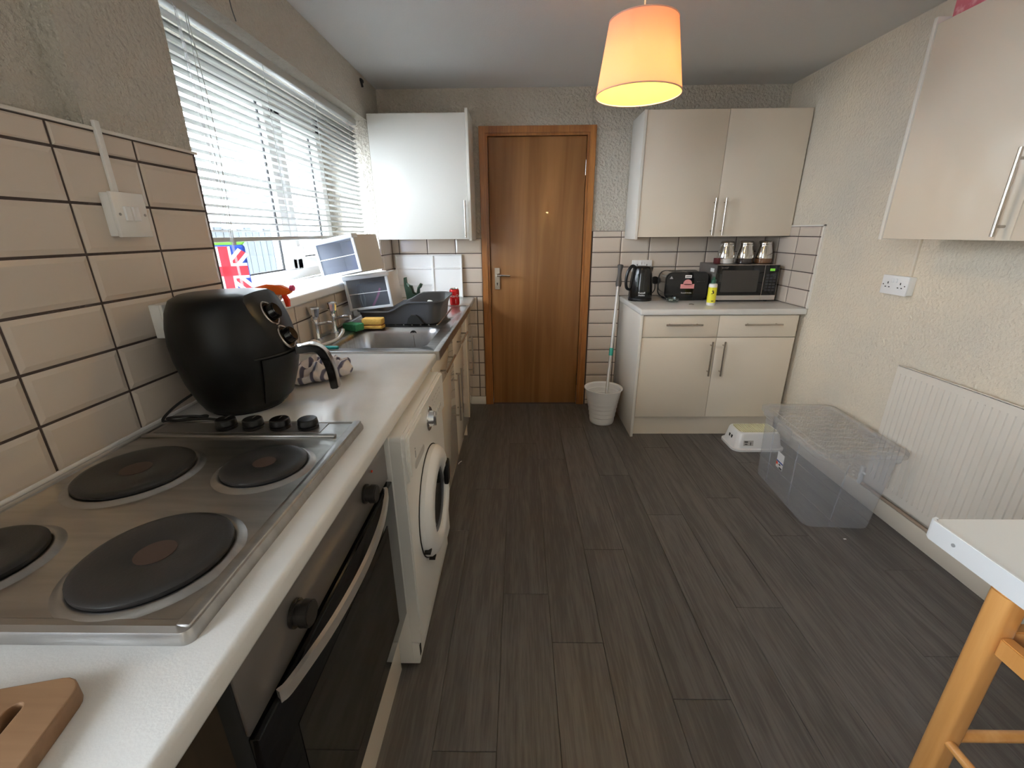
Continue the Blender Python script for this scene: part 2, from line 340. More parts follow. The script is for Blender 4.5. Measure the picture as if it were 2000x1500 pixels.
# ---- window
def window(name, W, panes, sash, sill=True):
    w = struct(name, None, None)
    y0, y1, z0, z1 = W; x0, x1 = WX-.05, WX+.02; f = .055
    mk('frame', join(bx(x0, x1, y0, y1, z0, z0+f, .006), bx(x0, x1, y0, y1, z1-f, z1, .006), bx(x0, x1, y0, y0+f, z0, z1, .006), bx(x0, x1, y1-f, y1, z0, z1, .006)), wbright, w)
    for a, b in panes[:-1]: mk('mullion', bx(x0, x1, b, b+.07, z0+f, z1-f, .006), wbright, w)
    for i, (a, b) in enumerate(panes):
        q = 0
        if i in sash:
            q = .06; s = mk('sash', join(bx(x0+.01, x1+.02, a, b, z0+f, z0+f+q, .006), bx(x0+.01, x1+.02, a, b, z1-f-q, z1-f, .006), bx(x0+.01, x1+.02, a, a+q, z0+f, z1-f, .006), bx(x0+.01, x1+.02, b-q, b, z0+f, z1-f, .006)), wbright, w)
            if sill: mk('window_handle', join(bx(x1+.02, x1+.035, a+.015, a+.045, z0+.14, z0+.18, .004), bx(x1+.035, x1+.05, a+.02, a+.04, z0+.08, z0+.18, .005)), wbright, s)
        mk('pane', bx(WX-.018, WX-.012, a+q, b-q, z0+f+q, z1-f-q), glassm, w, smooth=False)
        mk('gasket', join(bx(WX-.012, WX-.004, a+q, b-q, z0+f+q, z0+f+q+.008), bx(WX-.012, WX-.004, b-q-.008, b-q, z0+f+q, z1-f-q)), blackm, w, smooth=False)
    if sill: mk('sill', bx(WX+.02, XL+.036, y0-.0, y1, z0-.04, z0, .008, 3), wbright, w)
    return w
window('window_1', W1, [(W1[0]+.055, 2.47), (2.54, W1[1]-.055)], {1})
window('added_light_window', W3, [(W3[0]+.055, -.62), (-.55, W3[1]-.055)], set(), sill=False)  # added window behind the camera, put in to light the room
# ---- door
d1 = struct('door_1', None, None)
dx0, dx1, dz = -.279, .537, 2.062; yd = YB-.018
mk('architrave', prism([(dx0, 0), (dx0, dz), (dx1, dz), (dx1, 0), (dx1-.045, 0), (dx1-.045, dz-.045), (dx0+.045, dz-.045), (dx0+.045, 0)], yd, YB+.001, 'y', .003), pine, d1)
mk('door_lining', prism([(dx0+.045, 0), (dx0+.045, dz-.045), (dx1-.045, dz-.045), (dx1-.045, 0), (dx1-.06, 0), (dx1-.06, dz-.06), (dx0+.06, dz-.06), (dx0+.06, 0)], yd+.006, YB+.09, 'y', .002), pine, d1)
lf = mk('door_leaf', bx(dx0+.063, dx1-.063, YB+.004, YB+.044, .008, dz-.063, .002), doorwood, d1)
hp = mk('handle_plate', rbox(-.186, -.148, YB-.006, YB+.004, .955, 1.115, .004, .002, ax='y'), satin, lf)
mk('door_handle', join(cyl((-.167, YB-.004, 1.062), (-.167, YB-.045, 1.062), .009, bev=.001), tube([(-.167, YB-.045, 1.062), (-.13, YB-.05, 1.062), (-.068, YB-.046, 1.06)], .009)), chrome, lf)
mk('keyhole', join(cyl((-.167, YB-.0075, 1.0), (-.167, YB-.005, 1.0), .005), bx(-.1695, -.1645, YB-.0075, YB-.005, .985, 1.0)), blackm, lf)
for zz in (1.80, .22): mk('hinge', join(bx(dx1-.066, dx1-.058, YB-.002, YB+.006, zz-.05, zz+.05), cyl((dx1-.062, YB-.003, zz-.05), (dx1-.062, YB-.003, zz+.05), .005)), satin, lf)
# ================================================================== OUTSIDE
struct('ground', bx(-25, 25, -25, 25, -.35, -.25), mat('paving', (.22, .21, .20), .9, bump=(8, .3)))
nh = Thing('added_house_wall', 'added pale house wall beyond the fence that dims the sky behind the blind', 'house', (-4.2, 7.0, -.25))  # added outside to cut the sky brightness so the slats stay readable
nh.p('wall', bx(-4.6, -4.2, 1.5, 16, -.25, 5.5), mat('pale_render', (.82, .83, .83), .9, bump=(30, .3)))
nh.p('roof', prism([(-4.1, 5.45), (-6.5, 7.2), (-6.5, 5.45)], 1.3, 16.2, 'y'), mat('roof_slate', (.10, .10, .11), .8))
fn = Thing('timber_fence', 'weathered grey timber fence standing outside behind the window panes', 'fence', (-2.75, 2.6, 0))
for i in range(44):
    y = .2+i*.115; fn.p('board', bx(-2.77, -2.75, y, y+.108, 0, 1.42+.02*math.sin(i*1.7)), fencem)
for zz in (.35, 1.1): fn.p('rail', bx(-2.82, -2.77, .2, 5.26, zz, zz+.08), fencem)
# ================================================================== BLIND
bl = Thing('venetian_blind', 'white venetian blind with thin horizontal slats hanging in the window recess', 'blind', (-1.03, 2.25, 1.35))
BY0, BY1, BX = 1.45, 3.07, -1.03
slatm = mat('slat_white', (.50, .50, .475), .4)
bl.p('headrail', bx(BX-.016, BX+.014, BY0, BY1, 2.008, 2.04, .002), slatm)
bl.p('bottom_rail', bx(BX-.014, BX+.012, BY0, BY1, 1.345, 1.361, .004), slatm)
sb = bmesh.new(); pr = [(-.014, -.0010), (-.007, .0022), (0, .0032), (.007, .0022), (.014, -.0010)]
vs = [[sb.verts.new((x, y, z)) for x, z in pr] for y in (BY0-BY0-.81, BY1-BY0-.81)]
for i in range(4): sb.faces.new((vs[0][i], vs[0][i+1], vs[1][i+1], vs[1][i]))
bmesh.ops.solidify(sb, geom=sb.faces[:], thickness=.0004)
sme = bpy.data.meshes.new('slat'); sb.to_mesh(sme); sb.free(); sme.materials.append(slatm)
for i in range(23):
    o = bpy.data.objects.new('slat', sme); COL.objects.link(o); o.parent = bl.e
    z = 1.374+i*(2.0-1.374)/23+.008; o.location = (0, 0, z-1.35); o.rotation_euler = (0, R(-11+random.uniform(-2, 2)), R(random.uniform(-.12, .12)))
for y in (1.60, 2.02, 2.48, 2.93):
    bl.p('ladder_cord', join(cyl((BX+.0148, y, 1.36), (BX+.0148, y, 2.01), .0011, n=6), cyl((BX-.0148, y, 1.36), (BX-.0148, y, 2.01), .0011, n=6)), slatm)
bl.p('tilt_wand', join(cyl((BX+.03, 1.535, 2.0), (BX+.033, 1.575, 1.17), .004, n=6), cyl((BX+.02, 1.535, 2.02), (BX+.03, 1.535, 1.99), .002, n=6)), clearlid)
bl.p('pull_cord', join(tube([(BX+.02, 1.60, 2.01), (BX+.03, 1.605, 1.7), (BX+.027, 1.588, 1.36)], .0014), cyl((BX+.027, 1.588, 1.36), (BX+.027, 1.588, 1.335), .004, .006)), slatm)
# ================================================================== LEFT RUN
wtA = one('worktop', bx(XL+.004, LF, -.55, 1.73, .862, WT, .009, 3), topm, 'long pale laminate worktop holding the electric hob and air fryer', 'worktop')
wtB = one('worktop', bx(XL+.004, LF, 2.942, YB-.01, .862, WT, .009, 3), topm, 'short pale worktop piece beyond the sink under the drinks can', 'worktop')
# ---- sit-on sink
SY0, SY1 = 1.732, 2.94
sk_ = Thing('kitchen_sink', 'stainless steel sit-on sink with single bowl and ribbed drainer', 'sink', (-.65, 2.33, .862))
BXa, BXb, BYa, BYb = -.835, -.405, 1.80, 2.235
def sink_top():
    bm = bmesh.new(); o = [(XL+.006, SY0), (LF+.012, SY0), (LF+.012, SY1), (XL+.006, SY1)]; i = rrect(BXa, BXb, BYa, BYb, .07, 6); z = WT+.004
    ov = [bm.verts.new((*p, z)) for p in o]; iv = [bm.verts.new((*p, z)) for p in i]
    es = [bm.edges.new((ov[k], ov[(k+1) % 4])) for k in range(4)]+[bm.edges.new((iv[k], iv[(k+1) % len(iv)])) for k in range(len(iv))]
    bmesh.ops.triangle_fill(bm, edges=es, use_beauty=True)
    # bowl
    prev = iv
    for ins, dz in ((.006, .006), (.014, .03), (.022, .13), (.05, .155)):
        ring_ = [bm.verts.new((*p, z-dz)) for p in rrect(BXa+ins, BXb-ins, BYa+ins, BYb-ins, .07-ins*.4, 6)]
        for k in range(len(prev)): bm.faces.new((prev[k], prev[(k+1) % len(prev)], ring_[(k+1) % len(prev)], ring_[k]))
        prev = ring_
    bm.faces.new(prev)
    # skirt edges
    low = [bm.verts.new((v.co.x, v.co.y, .868)) for v in ov]
    for k in range(4): bm.faces.new((ov[k], ov[(k+1) % 4], low[(k+1) % 4], low[k]))
    bmesh.ops.recalc_face_normals(bm, faces=bm.faces); return bm
sinkm = mat('sink_steel', (.58, .58, .58), .29, 1, var=(8, (.44, .44, .45), .4, .65), stretch=(1, 6, 1))
sk_.p('sink_body', sink_top(), sinkm, ang=40)
sk_.p('raised_rim', join(bx(LF-.012, LF+.012, SY0, SY1, WT+.004, WT+.0075, .0015), bx(XL+.006, XL+.03, SY0, SY1, WT+.004, WT+.012, .003), bx(XL+.03, LF-.012, SY0, SY0+.018, WT+.004, WT+.0075, .0015), bx(XL+.03, LF-.012, SY1-.018, SY1, WT+.004, WT+.0075, .0015)), sinkm)
for k in range(9):
    x = -.80+k*.045; sk_.p('drainer_rib', tube([(x, 2.29, WT+.0035), (x, 2.32, WT+.006), (x, 2.82, WT+.006), (x, 2.86, WT+.0035)], .005, 6, smooth=False), sinkm)
oy = BYb-.012; sk_.p('overflow', join(ring((-.555, oy+.002, WT-.030), (0, -1, .06), .019, .012, .004), cyl((-.555, oy+.001, WT-.03), (-.555, oy-.001, WT-.03), .012)), black)
sk_.p('plug_chain', tube([(-.555, oy-.004, WT-.035), (-.552, oy-.006, WT-.08), (-.55, oy-.02, WT-.135), (-.6, oy-.12, WT-.148)], .0017, 6), satin)
sk_.p('plughole', ring((-.62, 2.02, WT-.151), (0, 0, 1), .035, .02, .003), chrome)
# ---- taps
def tap(x, y, lab):
    t = Thing('pillar_tap', lab, 'tap', (x, y, WT+.004))
    z = WT+.004
    b = t.p('tap_body', join(lathe([(0, 0), (.023, 0), (.023, .005), (.015, .012), (.0115, .03), (.011, .07), (.014, .082), (.013, .094), (.008, .1), (0, .1)], 20, (x, y, z)),
        tube([(x, y, z+.072), (x+.03, y, z+.080), (x+.06, y, z+.084), (x+.084, y, z+.082)], lambda q: .0078-.0015*q, 10), cyl((x+.084, y, z+.09), (x+.085, y, z+.068), .0085, bev=.001)), chrome)
    t.p('tap_head', lathe([(0, .098), (.010, .098), (.013, .105), (.020, .113), (.0255, .142), (.027, .148), (.025, .153), (.015, .156), (0, .157)], 12, (x, y, z)), chrome, ang=20)
tap(-.932, 1.945, 'chrome pillar tap beside the white hooked brush handle')
tap(-.915, 2.10, 'chrome pillar tap beside the green sponge')
# ---- hob
HX0, HX1, HY0, HY1, HZ = -.915, -.398, .383, 1.008, .921
hb = Thing('electric_hob', 'stainless steel four-plate electric hob set in the worktop', 'hob', ((HX0+HX1)/2, (HY0+HY1)/2, WT))
def loft(rings):
    bm = bmesh.new(); V = [[bm.verts.new(p) for p in r] for r in rings]; n = len(V[0])
    for a, b in zip(V, V[1:]):
        for i in range(n): bm.faces.new((a[i], a[(i+1) % n], b[(i+1) % n], b[i]))
    bm.faces.new(V[-1]); bmesh.ops.recalc_face_normals(bm, faces=bm.faces); return bm
def rr3(x0, x1, y0, y1, r, z, n=5): return [(*p, z) for p in rrect(x0, x1, y0, y1, r, n)]
hb.p('hob_plate', loft([rr3(HX0, HX1, HY0, HY1, .012, WT), rr3(HX0, HX1, HY0, HY1, .012, WT+.008), rr3(HX0+.003, HX1-.003, HY0+.003, HY1-.003, .012, HZ-.004), rr3(HX0+.010, HX1-.010, HY0+.010, HY1-.010, .012, HZ), rr3(HX0+.016, HX1-.016, HY0+.019, HY1-.016, .012, HZ), rr3(HX0+.019, HX1-.019, HY0+.022, HY1-.019, .012, HZ-.0022)]), steel, ang=25)
hb.p('raised_edge', join(bx(HX0+.02, HX1-.035, .908, .922, HZ-.003, HZ+.0035, .003), bx(HX1-.022, HX1-.004, HY0+.01, HY1-.008, HZ-.004, HZ+.002, .003)), steel)
for bxc, byc, br in ((-.762, .744, .098), (-.519, .770, .079), (-.532, .507, .098), (-.787, .492, .079)):
    z = HZ-.002
    c = hb.p('hotplate', lathe([(br-.012, z), (br-.004, z+.002), (br, z+.006), (br, z+.012), (br-.004, z+.015), (br-.012, z+.016), (br*.34, z+.0152), (br*.30, z+.0138), (0, z+.0138)], 48, (bxc, byc, 0)), iron, ang=50)
    hb.p('hotplate_centre', cyl((bxc, byc, z+.0138), (bxc, byc, z+.0144), br*.27, n=24), rust, c)
    hb.p('collar', lathe([(br-.006, z+.001), (br+.003, z+.0060), (br+.007, z+.0058), (br+.012, z+.0015), (br+.017, z-.0005)], 48, (bxc, byc, 0)), chrome if False else steel, c, ang=60)
hb.p('control_strip', bx(HX0+.03, -.48, .935, .992, HZ-.003, HZ-.0012), steeld)
for x in (-.722, -.655, -.588, -.519):
    k = hb.p('knob', lathe([(0, HZ), (.024, HZ), (.024, HZ+.006), (.0215, HZ+.007), (.0215, HZ+.010), (.024, HZ+.011), (.0225, HZ+.022), (.020, HZ+.024), (0, HZ+.024)], 28, (x, .962, 0)), black)
    hb.p('pointer', bx(x-.0012, x+.0012, .962, .980, HZ+.0238, HZ+.0246), greyl, k)
# ---- oven
OX, OY0, OY1 = -.362, .382, 1.030
ov = Thing('built_in_oven', 'black glass built-under oven with steel control panel and curved handle', 'oven', (-.65, .7, .25))
ov.p('housing', bx(XL+.02, OX-.03, OY0+.012, OY1-.004, .25, .86), chip)
ov.p('front_frame', bx(OX-.03, OX-.004, OY0, OY1, .25, .86, .002), blackm)
ov.p('control_panel', bx(OX-.004, OX+.001, OY0+.002, OY1-.002, .735, .86, .0015), steeld)
dr = ov.p('oven_door', bx(OX-.006, OX+.012, OY0+.003, OY1-.003, .258, .728, .003), blackg)
ov.p('door_glass', bx(OX+.0118, OX+.0132, OY0+.08, OY1-.08, .31, .64), mat('oven_glass', (.012, .012, .012), .05), dr)
HZo = .733
hp_ = [(OX+.010, .440, HZo), (OX+.020, .462, HZo), (OX+.040, .57, HZo), (OX+.048, .706, HZo), (OX+.040, .842, HZo), (OX+.020, .950, HZo), (OX+.010, .972, HZo)]
def strap(path, h, t):
    P = smoothpath(path, 6); bm = bmesh.new(); rows = []
    for i, p in enumerate(P):
        d = (P[min(i+1, len(P)-1)]-P[max(i-1, 0)]).normalized(); s = Vector((d.y, -d.x, 0))*t/2
        rows.append([bm.verts.new(p+s+Vector((0, 0, -h/2))), bm.verts.new(p+s+Vector((0, 0, h/2))), bm.verts.new(p-s+Vector((0, 0, h/2))), bm.verts.new(p-s+Vector((0, 0, -h/2)))])
    for a, b in zip(rows, rows[1:]):
        for k in range(4): bm.faces.new((a[k], a[(k+1) % 4], b[(k+1) % 4], b[k]))
    bm.faces.new(rows[0]); bm.faces.new(rows[-1]); bmesh.ops.recalc_face_normals(bm, faces=bm.faces); return bm
ov.p('oven_handle', strap(hp_, .022, .008), mat('handle_steel', (.74, .70, .66), .32, .8), dr)
for y in (.527, .862):
    k = ov.p('oven_knob', join(cyl((OX+.001, y, .797), (OX+.007, y, .797), .023, bev=.001), cyl((OX+.007, y, .797), (OX+.014, y, .797), .019), cyl((OX+.014, y, .797), (OX+.030, y, .797), .022, .021, bev=.002)), mat('knob_grey', (.05, .046, .044), .3, .6))
ov.p('indicator_light', cyl((OX+.001, .92, .822), (OX+.003, .92, .822), .003), redp)
one('plinth_panel', bx(-.41, -.393, OY0-.02, 1.038, 0, .25), cab, 'cream plinth board along the floor under the oven', 'plinth')
# ---- washing machine
MX, MY0, MY1 = -.318, 1.045, 1.645
wm = Thing('washing_machine', 'white front-loading washing machine built in under the worktop', 'washing machine', (-.62, (MY0+MY1)/2, 0))
wbody = wm.p('body', join(bx(-.93, MX-.035, MY0, MY1, .02, .85, .004), rbox(MX-.06, MX, MY0+.002, MY1-.002, .10, .85, .014, .004, ax='x')), wplas)
wm.p('base_panel', bx(-.9, MX-.014, MY0+.004, MY1-.004, .012, .10, .004), wplas)
wm.p('filter_slot', bx(MX-.0138, MX-.0125, MY0+.012, MY0+.028, .04, .085), blackm)
for fy in (MY0+.05, MY1-.05):
    for fx in (-.85, -.4): wm.p('foot', cyl((fx, fy, 0), (fx, fy, .02), .02), blackm)
cp = wm.p('control_panel', rbox(MX-.004, MX+.010, MY0+.006, MY1-.006, .70, .848, .012, .004, ax='x'), wplas)
wm.p('detergent_drawer', rbox(MX+.008, MX+.014, MY0+.02, MY0+.205, .712, .838, .012, .002, ax='x'), wplas, cp)
wm.p('drawer_grip', rbox(MX+.013, MX+.0155, MY0+.06, MY0+.185, .715, .742, .013, .001, ax='x'), lightgrey, cp)
wm.p('program_dial', join(ring((MX+.009, MY0+.30, .775), (1, 0, 0), .042, .03, .006), cyl((MX+.009, MY0+.30, .775), (MX+.03, MY0+.30, .775), .029, .025, bev=.002), bx(MX+.03, MX+.034, MY0+.295, MY0+.305, .75, .80, .001)), chrome, cp)
for k in range(5): wm.p('button', cyl((MX+.009, MY0+.39+k*.028, .745), (MX+.014, MY0+.39+k*.028, .745), .008, bev=.001), lightgrey, cp)
for k in range(10): wm.p('print_mark', bx(MX+.0098, MX+.0106, MY0+.37+(k % 5)*.032, MY0+.388+(k % 5)*.032, .79+(k//5)*.02, .794+(k//5)*.02), lightgrey, cp)
wm.p('logo', xf(text_bm('i', .05), face_mx(Vector((MX+.0145, MY0+.075, .765)), (0, 1, 0), (0, 0, 1))), textg, cp)
DC = Vector((MX, (MY0+MY1)/2-.012, .465))
dr_ = wm.p('door_ring', xf(lathe([(.112, .0), (.118, .030), (.130, .038), (.160, .039), (.182, .033), (.195, .018), (.196, 0)], 56), Matrix.Translation(DC) @ Matrix.Rotation(R(90), 4, 'Y')), wbright)
wm.p('door_gap', ring(DC+Vector((0, 0, 0)), (1, 0, 0), .200, .196, .003), blackm, dr_)
wm.p('door_bowl', xf(lathe([(.12, .022), (.10, .016), (.06, .009), (0, .006)], 40), Matrix.Translation(DC) @ Matrix.Rotation(R(90), 4, 'Y')), mat('drum_glass', (.02, .022, .025), .04), dr_)
wm.p('seal', ring(DC+Vector((.012, 0, 0)), (1, 0, 0), .121, .104, .012), greyp, dr_)
wm.p('door_latch', bx(DC.x+.028, DC.x+.046, DC.y+.105, DC.y+.15, DC.z-.01, DC.z+.085, .006), black, dr_)
for a in (205, 232): 
    yy, zz = DC.y+.19*math.cos(R(a)), DC.z+.19*math.sin(R(a)); wm.p('hinge_slot', bx(DC.x+.008, DC.x+.028, yy-.02, yy+.004, zz-.004, zz+.004), blackm, dr_)
# ---- sink base unit and end unit
def bar_handle(t, parent, p0, p1, out, stand=.03, r=.006, ends=.12):
    p0, p1, out = Vector(p0), Vector(p1), Vector(out); d = p1-p0
    bms = [cyl(p0+out*stand, p1+out*stand, r, n=12, bev=.001)]
    for q in (ends, 1-ends): bms.append(cyl(p0+d*q, p0+d*q+out*stand, r*.75, n=10))
    return t.p('handle', join(*bms), satin, parent)
FX = -.352
su = Thing('sink_base_cabinet', 'cream gloss base cabinet with two doors and two drawer fronts under the sink', 'cabinet', (-.65, 2.22, 0))
su.p('carcass', join(bx(XL+.02, FX-.02, 1.66, 1.678, .15, .862), bx(XL+.02, FX-.02, 2.767, 2.785, .15, .862), bx(XL+.02, FX-.02, 1.678, 2.767, .15, .168)), whitem)
for y0, y1, hy0, hy1, dh in ((1.664, 2.222, 1.80, 2.09, 2.165), (2.226, 2.783, 2.34, 2.63, 2.275)):
    d = su.p('drawer_front', bx(FX-.019, FX, y0, y1, .718, .858, .0015), cab); bar_handle(su, d, (FX, hy0, .79), (FX, hy1, .79), (1, 0, 0))
    d = su.p('door', bx(FX-.019, FX, y0, y1, .155, .714, .0015), cab); bar_handle(su, d, (FX, dh, .40), (FX, dh, .665), (1, 0, 0))
su.p('plinth', bx(-.41, -.395, 1.65, 2.785, 0, .15), cab)
eu = Thing('corner_base_cabinet', 'narrow cream base cabinet beside the back wall with one tall door', 'cabinet', (-.65, 3.09, 0))
eu.p('carcass', bx(XL+.07, FX-.02, 2.838, 3.365, .15, .855), whitem)
d = eu.p('door', bx(FX-.019, FX+.004, 2.80, 3.375, .14, .858, .0015), cab); bar_handle(eu, d, (FX+.004, 2.90, .43), (FX+.004, 2.90, .70), (1, 0, 0))
eu.p('plinth', bx(-.41, -.372, 2.80, 3.385, 0, .14), cab)
_c = Vector((FX, 2.80, 0))-eu.L; _sk = Matrix.Translation(_c) @ Matrix.Rotation(R(3.6), 4, 'Z') @ Matrix.Translation(-_c)
for o in eu.e.children_recursive: o.data.transform(_sk)
# ---- wall cabinets
def wall_cab_back(name, label, x0, x1, z0, z1, yf, splits, handles, panel, low=.012, high=.0):
    t = Thing(name, label, 'cabinet', ((x0+x1)/2, YB-.15, z0))
    t.p('carcass', bx(x0+.002, x1-.002, yf+.02, YB-.011, z0, z1-.004), whitem)
    xs = [x0]+splits+[x1]
    for i in range(len(xs)-1):
        d = t.p('door', bx(xs[i]+.0015, xs[i+1]-.0015, yf, yf+.018, z0, z1, .0015), cab if name != 'glossy_wall_cabinet' else mat('mirror_white', (.76, .745, .70), .05, spec=.10))
        hx = handles[i]; bar_handle(t, d, (hx, yf, z0+.008), (hx, yf, z0+.24), (0, -1, 0))
    a, b = panel; t.p('end_panel', bx(a, b, yf-.004, YB-.011, z0-low, z1+high, .001), whitem)
    return t
wall_cab_back('glossy_wall_cabinet', 'white gloss single-door wall cabinet in the corner beside the window', -.953, -.336, 1.33, 2.076, 3.085, [], [-.356], (-.336, -.318), .010, .024)
wall_cab_back('double_wall_cabinet', 'cream double-door wall cabinet above the microwave and kettle', .800, 1.822, 1.333, 2.081, 3.10, [1.310], [1.285, 1.352], (.782, .800), .014, 0)
rc = Thing('side_wall_cabinet', 'cream wall cabinet on the right wall above the double socket', 'cabinet', (1.68, 1.2, 1.333))
rc.p('carcass', bx(1.55, XR-.002, .45, 1.948, 1.333, 2.072), whitem)
for y0, y1, hy in ((1.447, 1.946, 1.475), (.95, 1.444, .98), (.45, .947, .98)):
    d = rc.p('door', bx(1.531, 1.549, y0, y1, 1.333, 2.076, .0015), cab); bar_handle(rc, d, (1.531, hy, 1.345), (1.531, hy, 1.60), (-1, 0, 0))
rc.p('end_panel', bx(1.528, XR-.002, 1.950, 1.966, 1.330, 2.10, .001), whitem)
# ---- right base unit
rb = Thing('drawer_base_cabinet', 'cream base cabinet with two drawers over two doors beside the bucket', 'cabinet', (1.3, 3.1, 0))
rb.p('carcass', bx(.805, 1.795, 2.806, YB-.012, .15, .86), whitem)
rb.p('end_panel', bx(.782, .80, 2.777, YB-.011, 0, .862, .001), white)
for x0, x1, h0, h1, dh in ((.804, 1.288, .945, 1.178, 1.258), (1.291, 1.795, 1.445, 1.685, 1.338)):
    d = rb.p('drawer', bx(x0, x1, 2.785, 2.803, .716, .856, .0015), cab); bar_handle(rb, d, (h0, 2.785, .80), (h1, 2.785, .80), (0, -1, 0))
    d = rb.p('door', bx(x0, x1, 2.785, 2.803, .15, .711, .0015), cab); bar_handle(rb, d, (dh, 2.785, .455), (dh, 2.785, .69), (0, -1, 0))
rb.p('plinth', bx(.80, 1.795, 2.825, 2.84, 0, .145), cab)
one('worktop', bx(.776, XR-.002, 2.765, YB-.011, .862, WT, .009, 3), topm, 'pale worktop carrying the kettle, toaster and microwave', 'worktop')
# ================================================================== LAMP
LX, LY, LZ = .437, 1.85, 1.84
lp = Thing('pendant_lamp', 'lit pendant lamp with a pink tapered fabric shade hanging from the ceiling', 'lamp', (LX, LY, LZ))
shade_m = bpy.data.materials.new('lampshade_fabric'); shade_m.use_nodes = True; nt = shade_m.node_tree; nt.nodes.remove(nt.nodes['Principled BSDF'])
_d = nt.nodes.new('ShaderNodeBsdfDiffuse'); _d.inputs[0].default_value = (.80, .56, .40, 1); _t = nt.nodes.new('ShaderNodeBsdfTranslucent'); _t.inputs[0].default_value = (.95, .52, .34, 1)
_m = nt.nodes.new('ShaderNodeMixShader'); _m.inputs[0].default_value = .30; nt.links.new(_d.outputs[0], _m.inputs[1]); nt.links.new(_t.outputs[0], _m.inputs[2]); nt.links.new(_m.outputs[0], nt.nodes['Material Output'].inputs['Surface'])
_d.inputs[0].default_value = (.80, .56, .46, 1); _t.inputs[0].default_value = (.98, .46, .36, 1)
lin_m = shade_m.copy(); lin_m.name = 'lining_glow_yellow'  # lining painted yellow: the bulb's warm glow is put into its colour
for n_ in lin_m.node_tree.nodes:
    if n_.type == 'BSDF_DIFFUSE': n_.inputs[0].default_value = (.85, .66, .16, 1)
    if n_.type == 'BSDF_TRANSLUCENT': n_.inputs[0].default_value = (.98, .88, .62, 1)
    if n_.type == 'MIX_SHADER': n_.inputs[0].default_value = .60
shd = lp.p('lamp_shade', lathe([(.152, 0), (.118, .222)], 64, (LX, LY, LZ)), shade_m)
lp.p('shade_glow_lining', lathe([(.1508, .0005), (.1168, .2215)], 64, (LX, LY, LZ)), lin_m, shd)
for r0, zz in ((.152, .001), (.118, .221)): lp.p('shade_trim', lathe([(r0-.0015, -.002), (r0+.0015, -.002), (r0+.0015, .002), (r0-.0015, .002)], 64, (LX, LY, LZ+zz), close=True), mat('shade_trim', (.75, .45, .35), .6))
lp.p('flex', cyl((LX, LY, LZ+.17), (LX, LY, ZC-.02), .003, n=8), wplas)
lp.p('ceiling_rose', cyl((LX, LY, ZC-.025), (LX, LY, ZC), .045, .05, bev=.003), wplas)
lp.p('shade_ring', join(ring((LX, LY, LZ+.165), (0, 0, 1), .022, .018, .004), *[cyl((LX+.02*math.cos(a), LY+.02*math.sin(a), LZ+.167), (LX+.125*math.cos(a), LY+.125*math.sin(a), LZ+.167), .0015, n=6) for a in (0, 2.09, 4.19)]), wplas)
lp.p('bulb', lathe([(0, -.105), (.018, -.1), (.028, -.08), (.03, -.065), (.024, -.04), (.014, -.02), (.013, .0), (0, .0)], 20, (LX, LY, LZ+.16)), mat('bulb_glow', (1, .85, .5), .5, emit=((1, .66, .28), 12)))
lt = bpy.data.objects.new('bulb_light', bpy.data.lights.new('bulb_light', 'POINT')); COL.objects.link(lt); lt.location = (LX, LY, LZ+.045); lt.data.energy = 4.6; lt.data.color = (1, .76, .36); lt.data.shadow_soft_size = .03
# ================================================================== WALL FITTINGS
sw = Thing('cooker_switch', 'white double-rocker switch box on the tiled left wall with trunking above', 'switch', (XL, 1.107, 1.366))
sw.p('back_box', bx(XL+.008, XL+.028, 1.058, 1.150, 1.368, 1.464, .003), wplas)
fp = sw.p('face_plate', bx(XL+.028, XL+.037, 1.058, 1.150, 1.366, 1.466, .002), wplas)
for y in (1.089, 1.113): sw.p('rocker', xf(bx(-.004, .004, -.009, .009, -.016, .016, .0015), Matrix.Translation((XL+.037, y+.001, 1.419)) @ Matrix.Rotation(R(7), 4, 'Z')), wbright, fp)
for y in (1.069, 1.140): sw.p('screw', cyl((XL+.0368, y, 1.417), (XL+.0378, y, 1.417), .0032), textg, fp)
one('cable_trunking', bx(XL+.009, XL+.017, 1.092, 1.106, 1.464, 1.615, .001), wplas, 'thin white cable trunking rising from the switch on the left wall', 'trunking')
s3 = Thing('wall_socket', 'white surface socket box on the tiles partly hidden behind the air fryer', 'socket', (XL, 1.17, 1.10))
s3.p('back_box', bx(XL+.008, XL+.036, 1.105, 1.245, 1.112, 1.200, .003), wplas); s3.p('face_plate', bx(XL+.036, XL+.044, 1.105, 1.245, 1.112, 1.200, .002), wplas)
def sock_front(t, parent, o, ux, n):
    """two UK outlets with switches on plate centre o; ux = reading direction, n = outward normal"""
    o, ux, n = Vector(o), Vector(ux), Vector(n); M = face_mx(o, ux, (0, 0, 1))
    for s in (-1, 1):
        cx = s*.036
        t.p('socket_holes', xf(join(bx(cx-.0025, cx+.0025, .004, .014, .0, .0008), bx(cx-.0145, cx-.0065, -.0125, -.008, 0, .0008), bx(cx+.0065, cx+.0145, -.0125, -.008, 0, .0008)), M), textk, parent)
        t.p('screw', xf(cyl((s*.062, .0, 0), (s*.062, 0, .001), .0028), M), textk, parent)
        t.p('rocker', xf(bx(s*.011-.005, s*.011+.005, .012, .03, 0, .004, .001), M), wbright, parent)
ds = Thing('double_socket', 'white double power socket mounted on the right wall below the cabinet', 'socket', (XR, 2.135, 1.07))
ds.p('back_box', bx(XR-.030, XR, 2.062, 2.208, 1.076, 1.160, .003), wplas)
q = ds.p('face_plate', bx(XR-.038, XR-.030, 2.060, 2.210, 1.074, 1.162, .002), wbright)
sock_front(ds, q, (XR-.0385, 2.135, 1.118), (0, -1, 0), (-1, 0, 0))
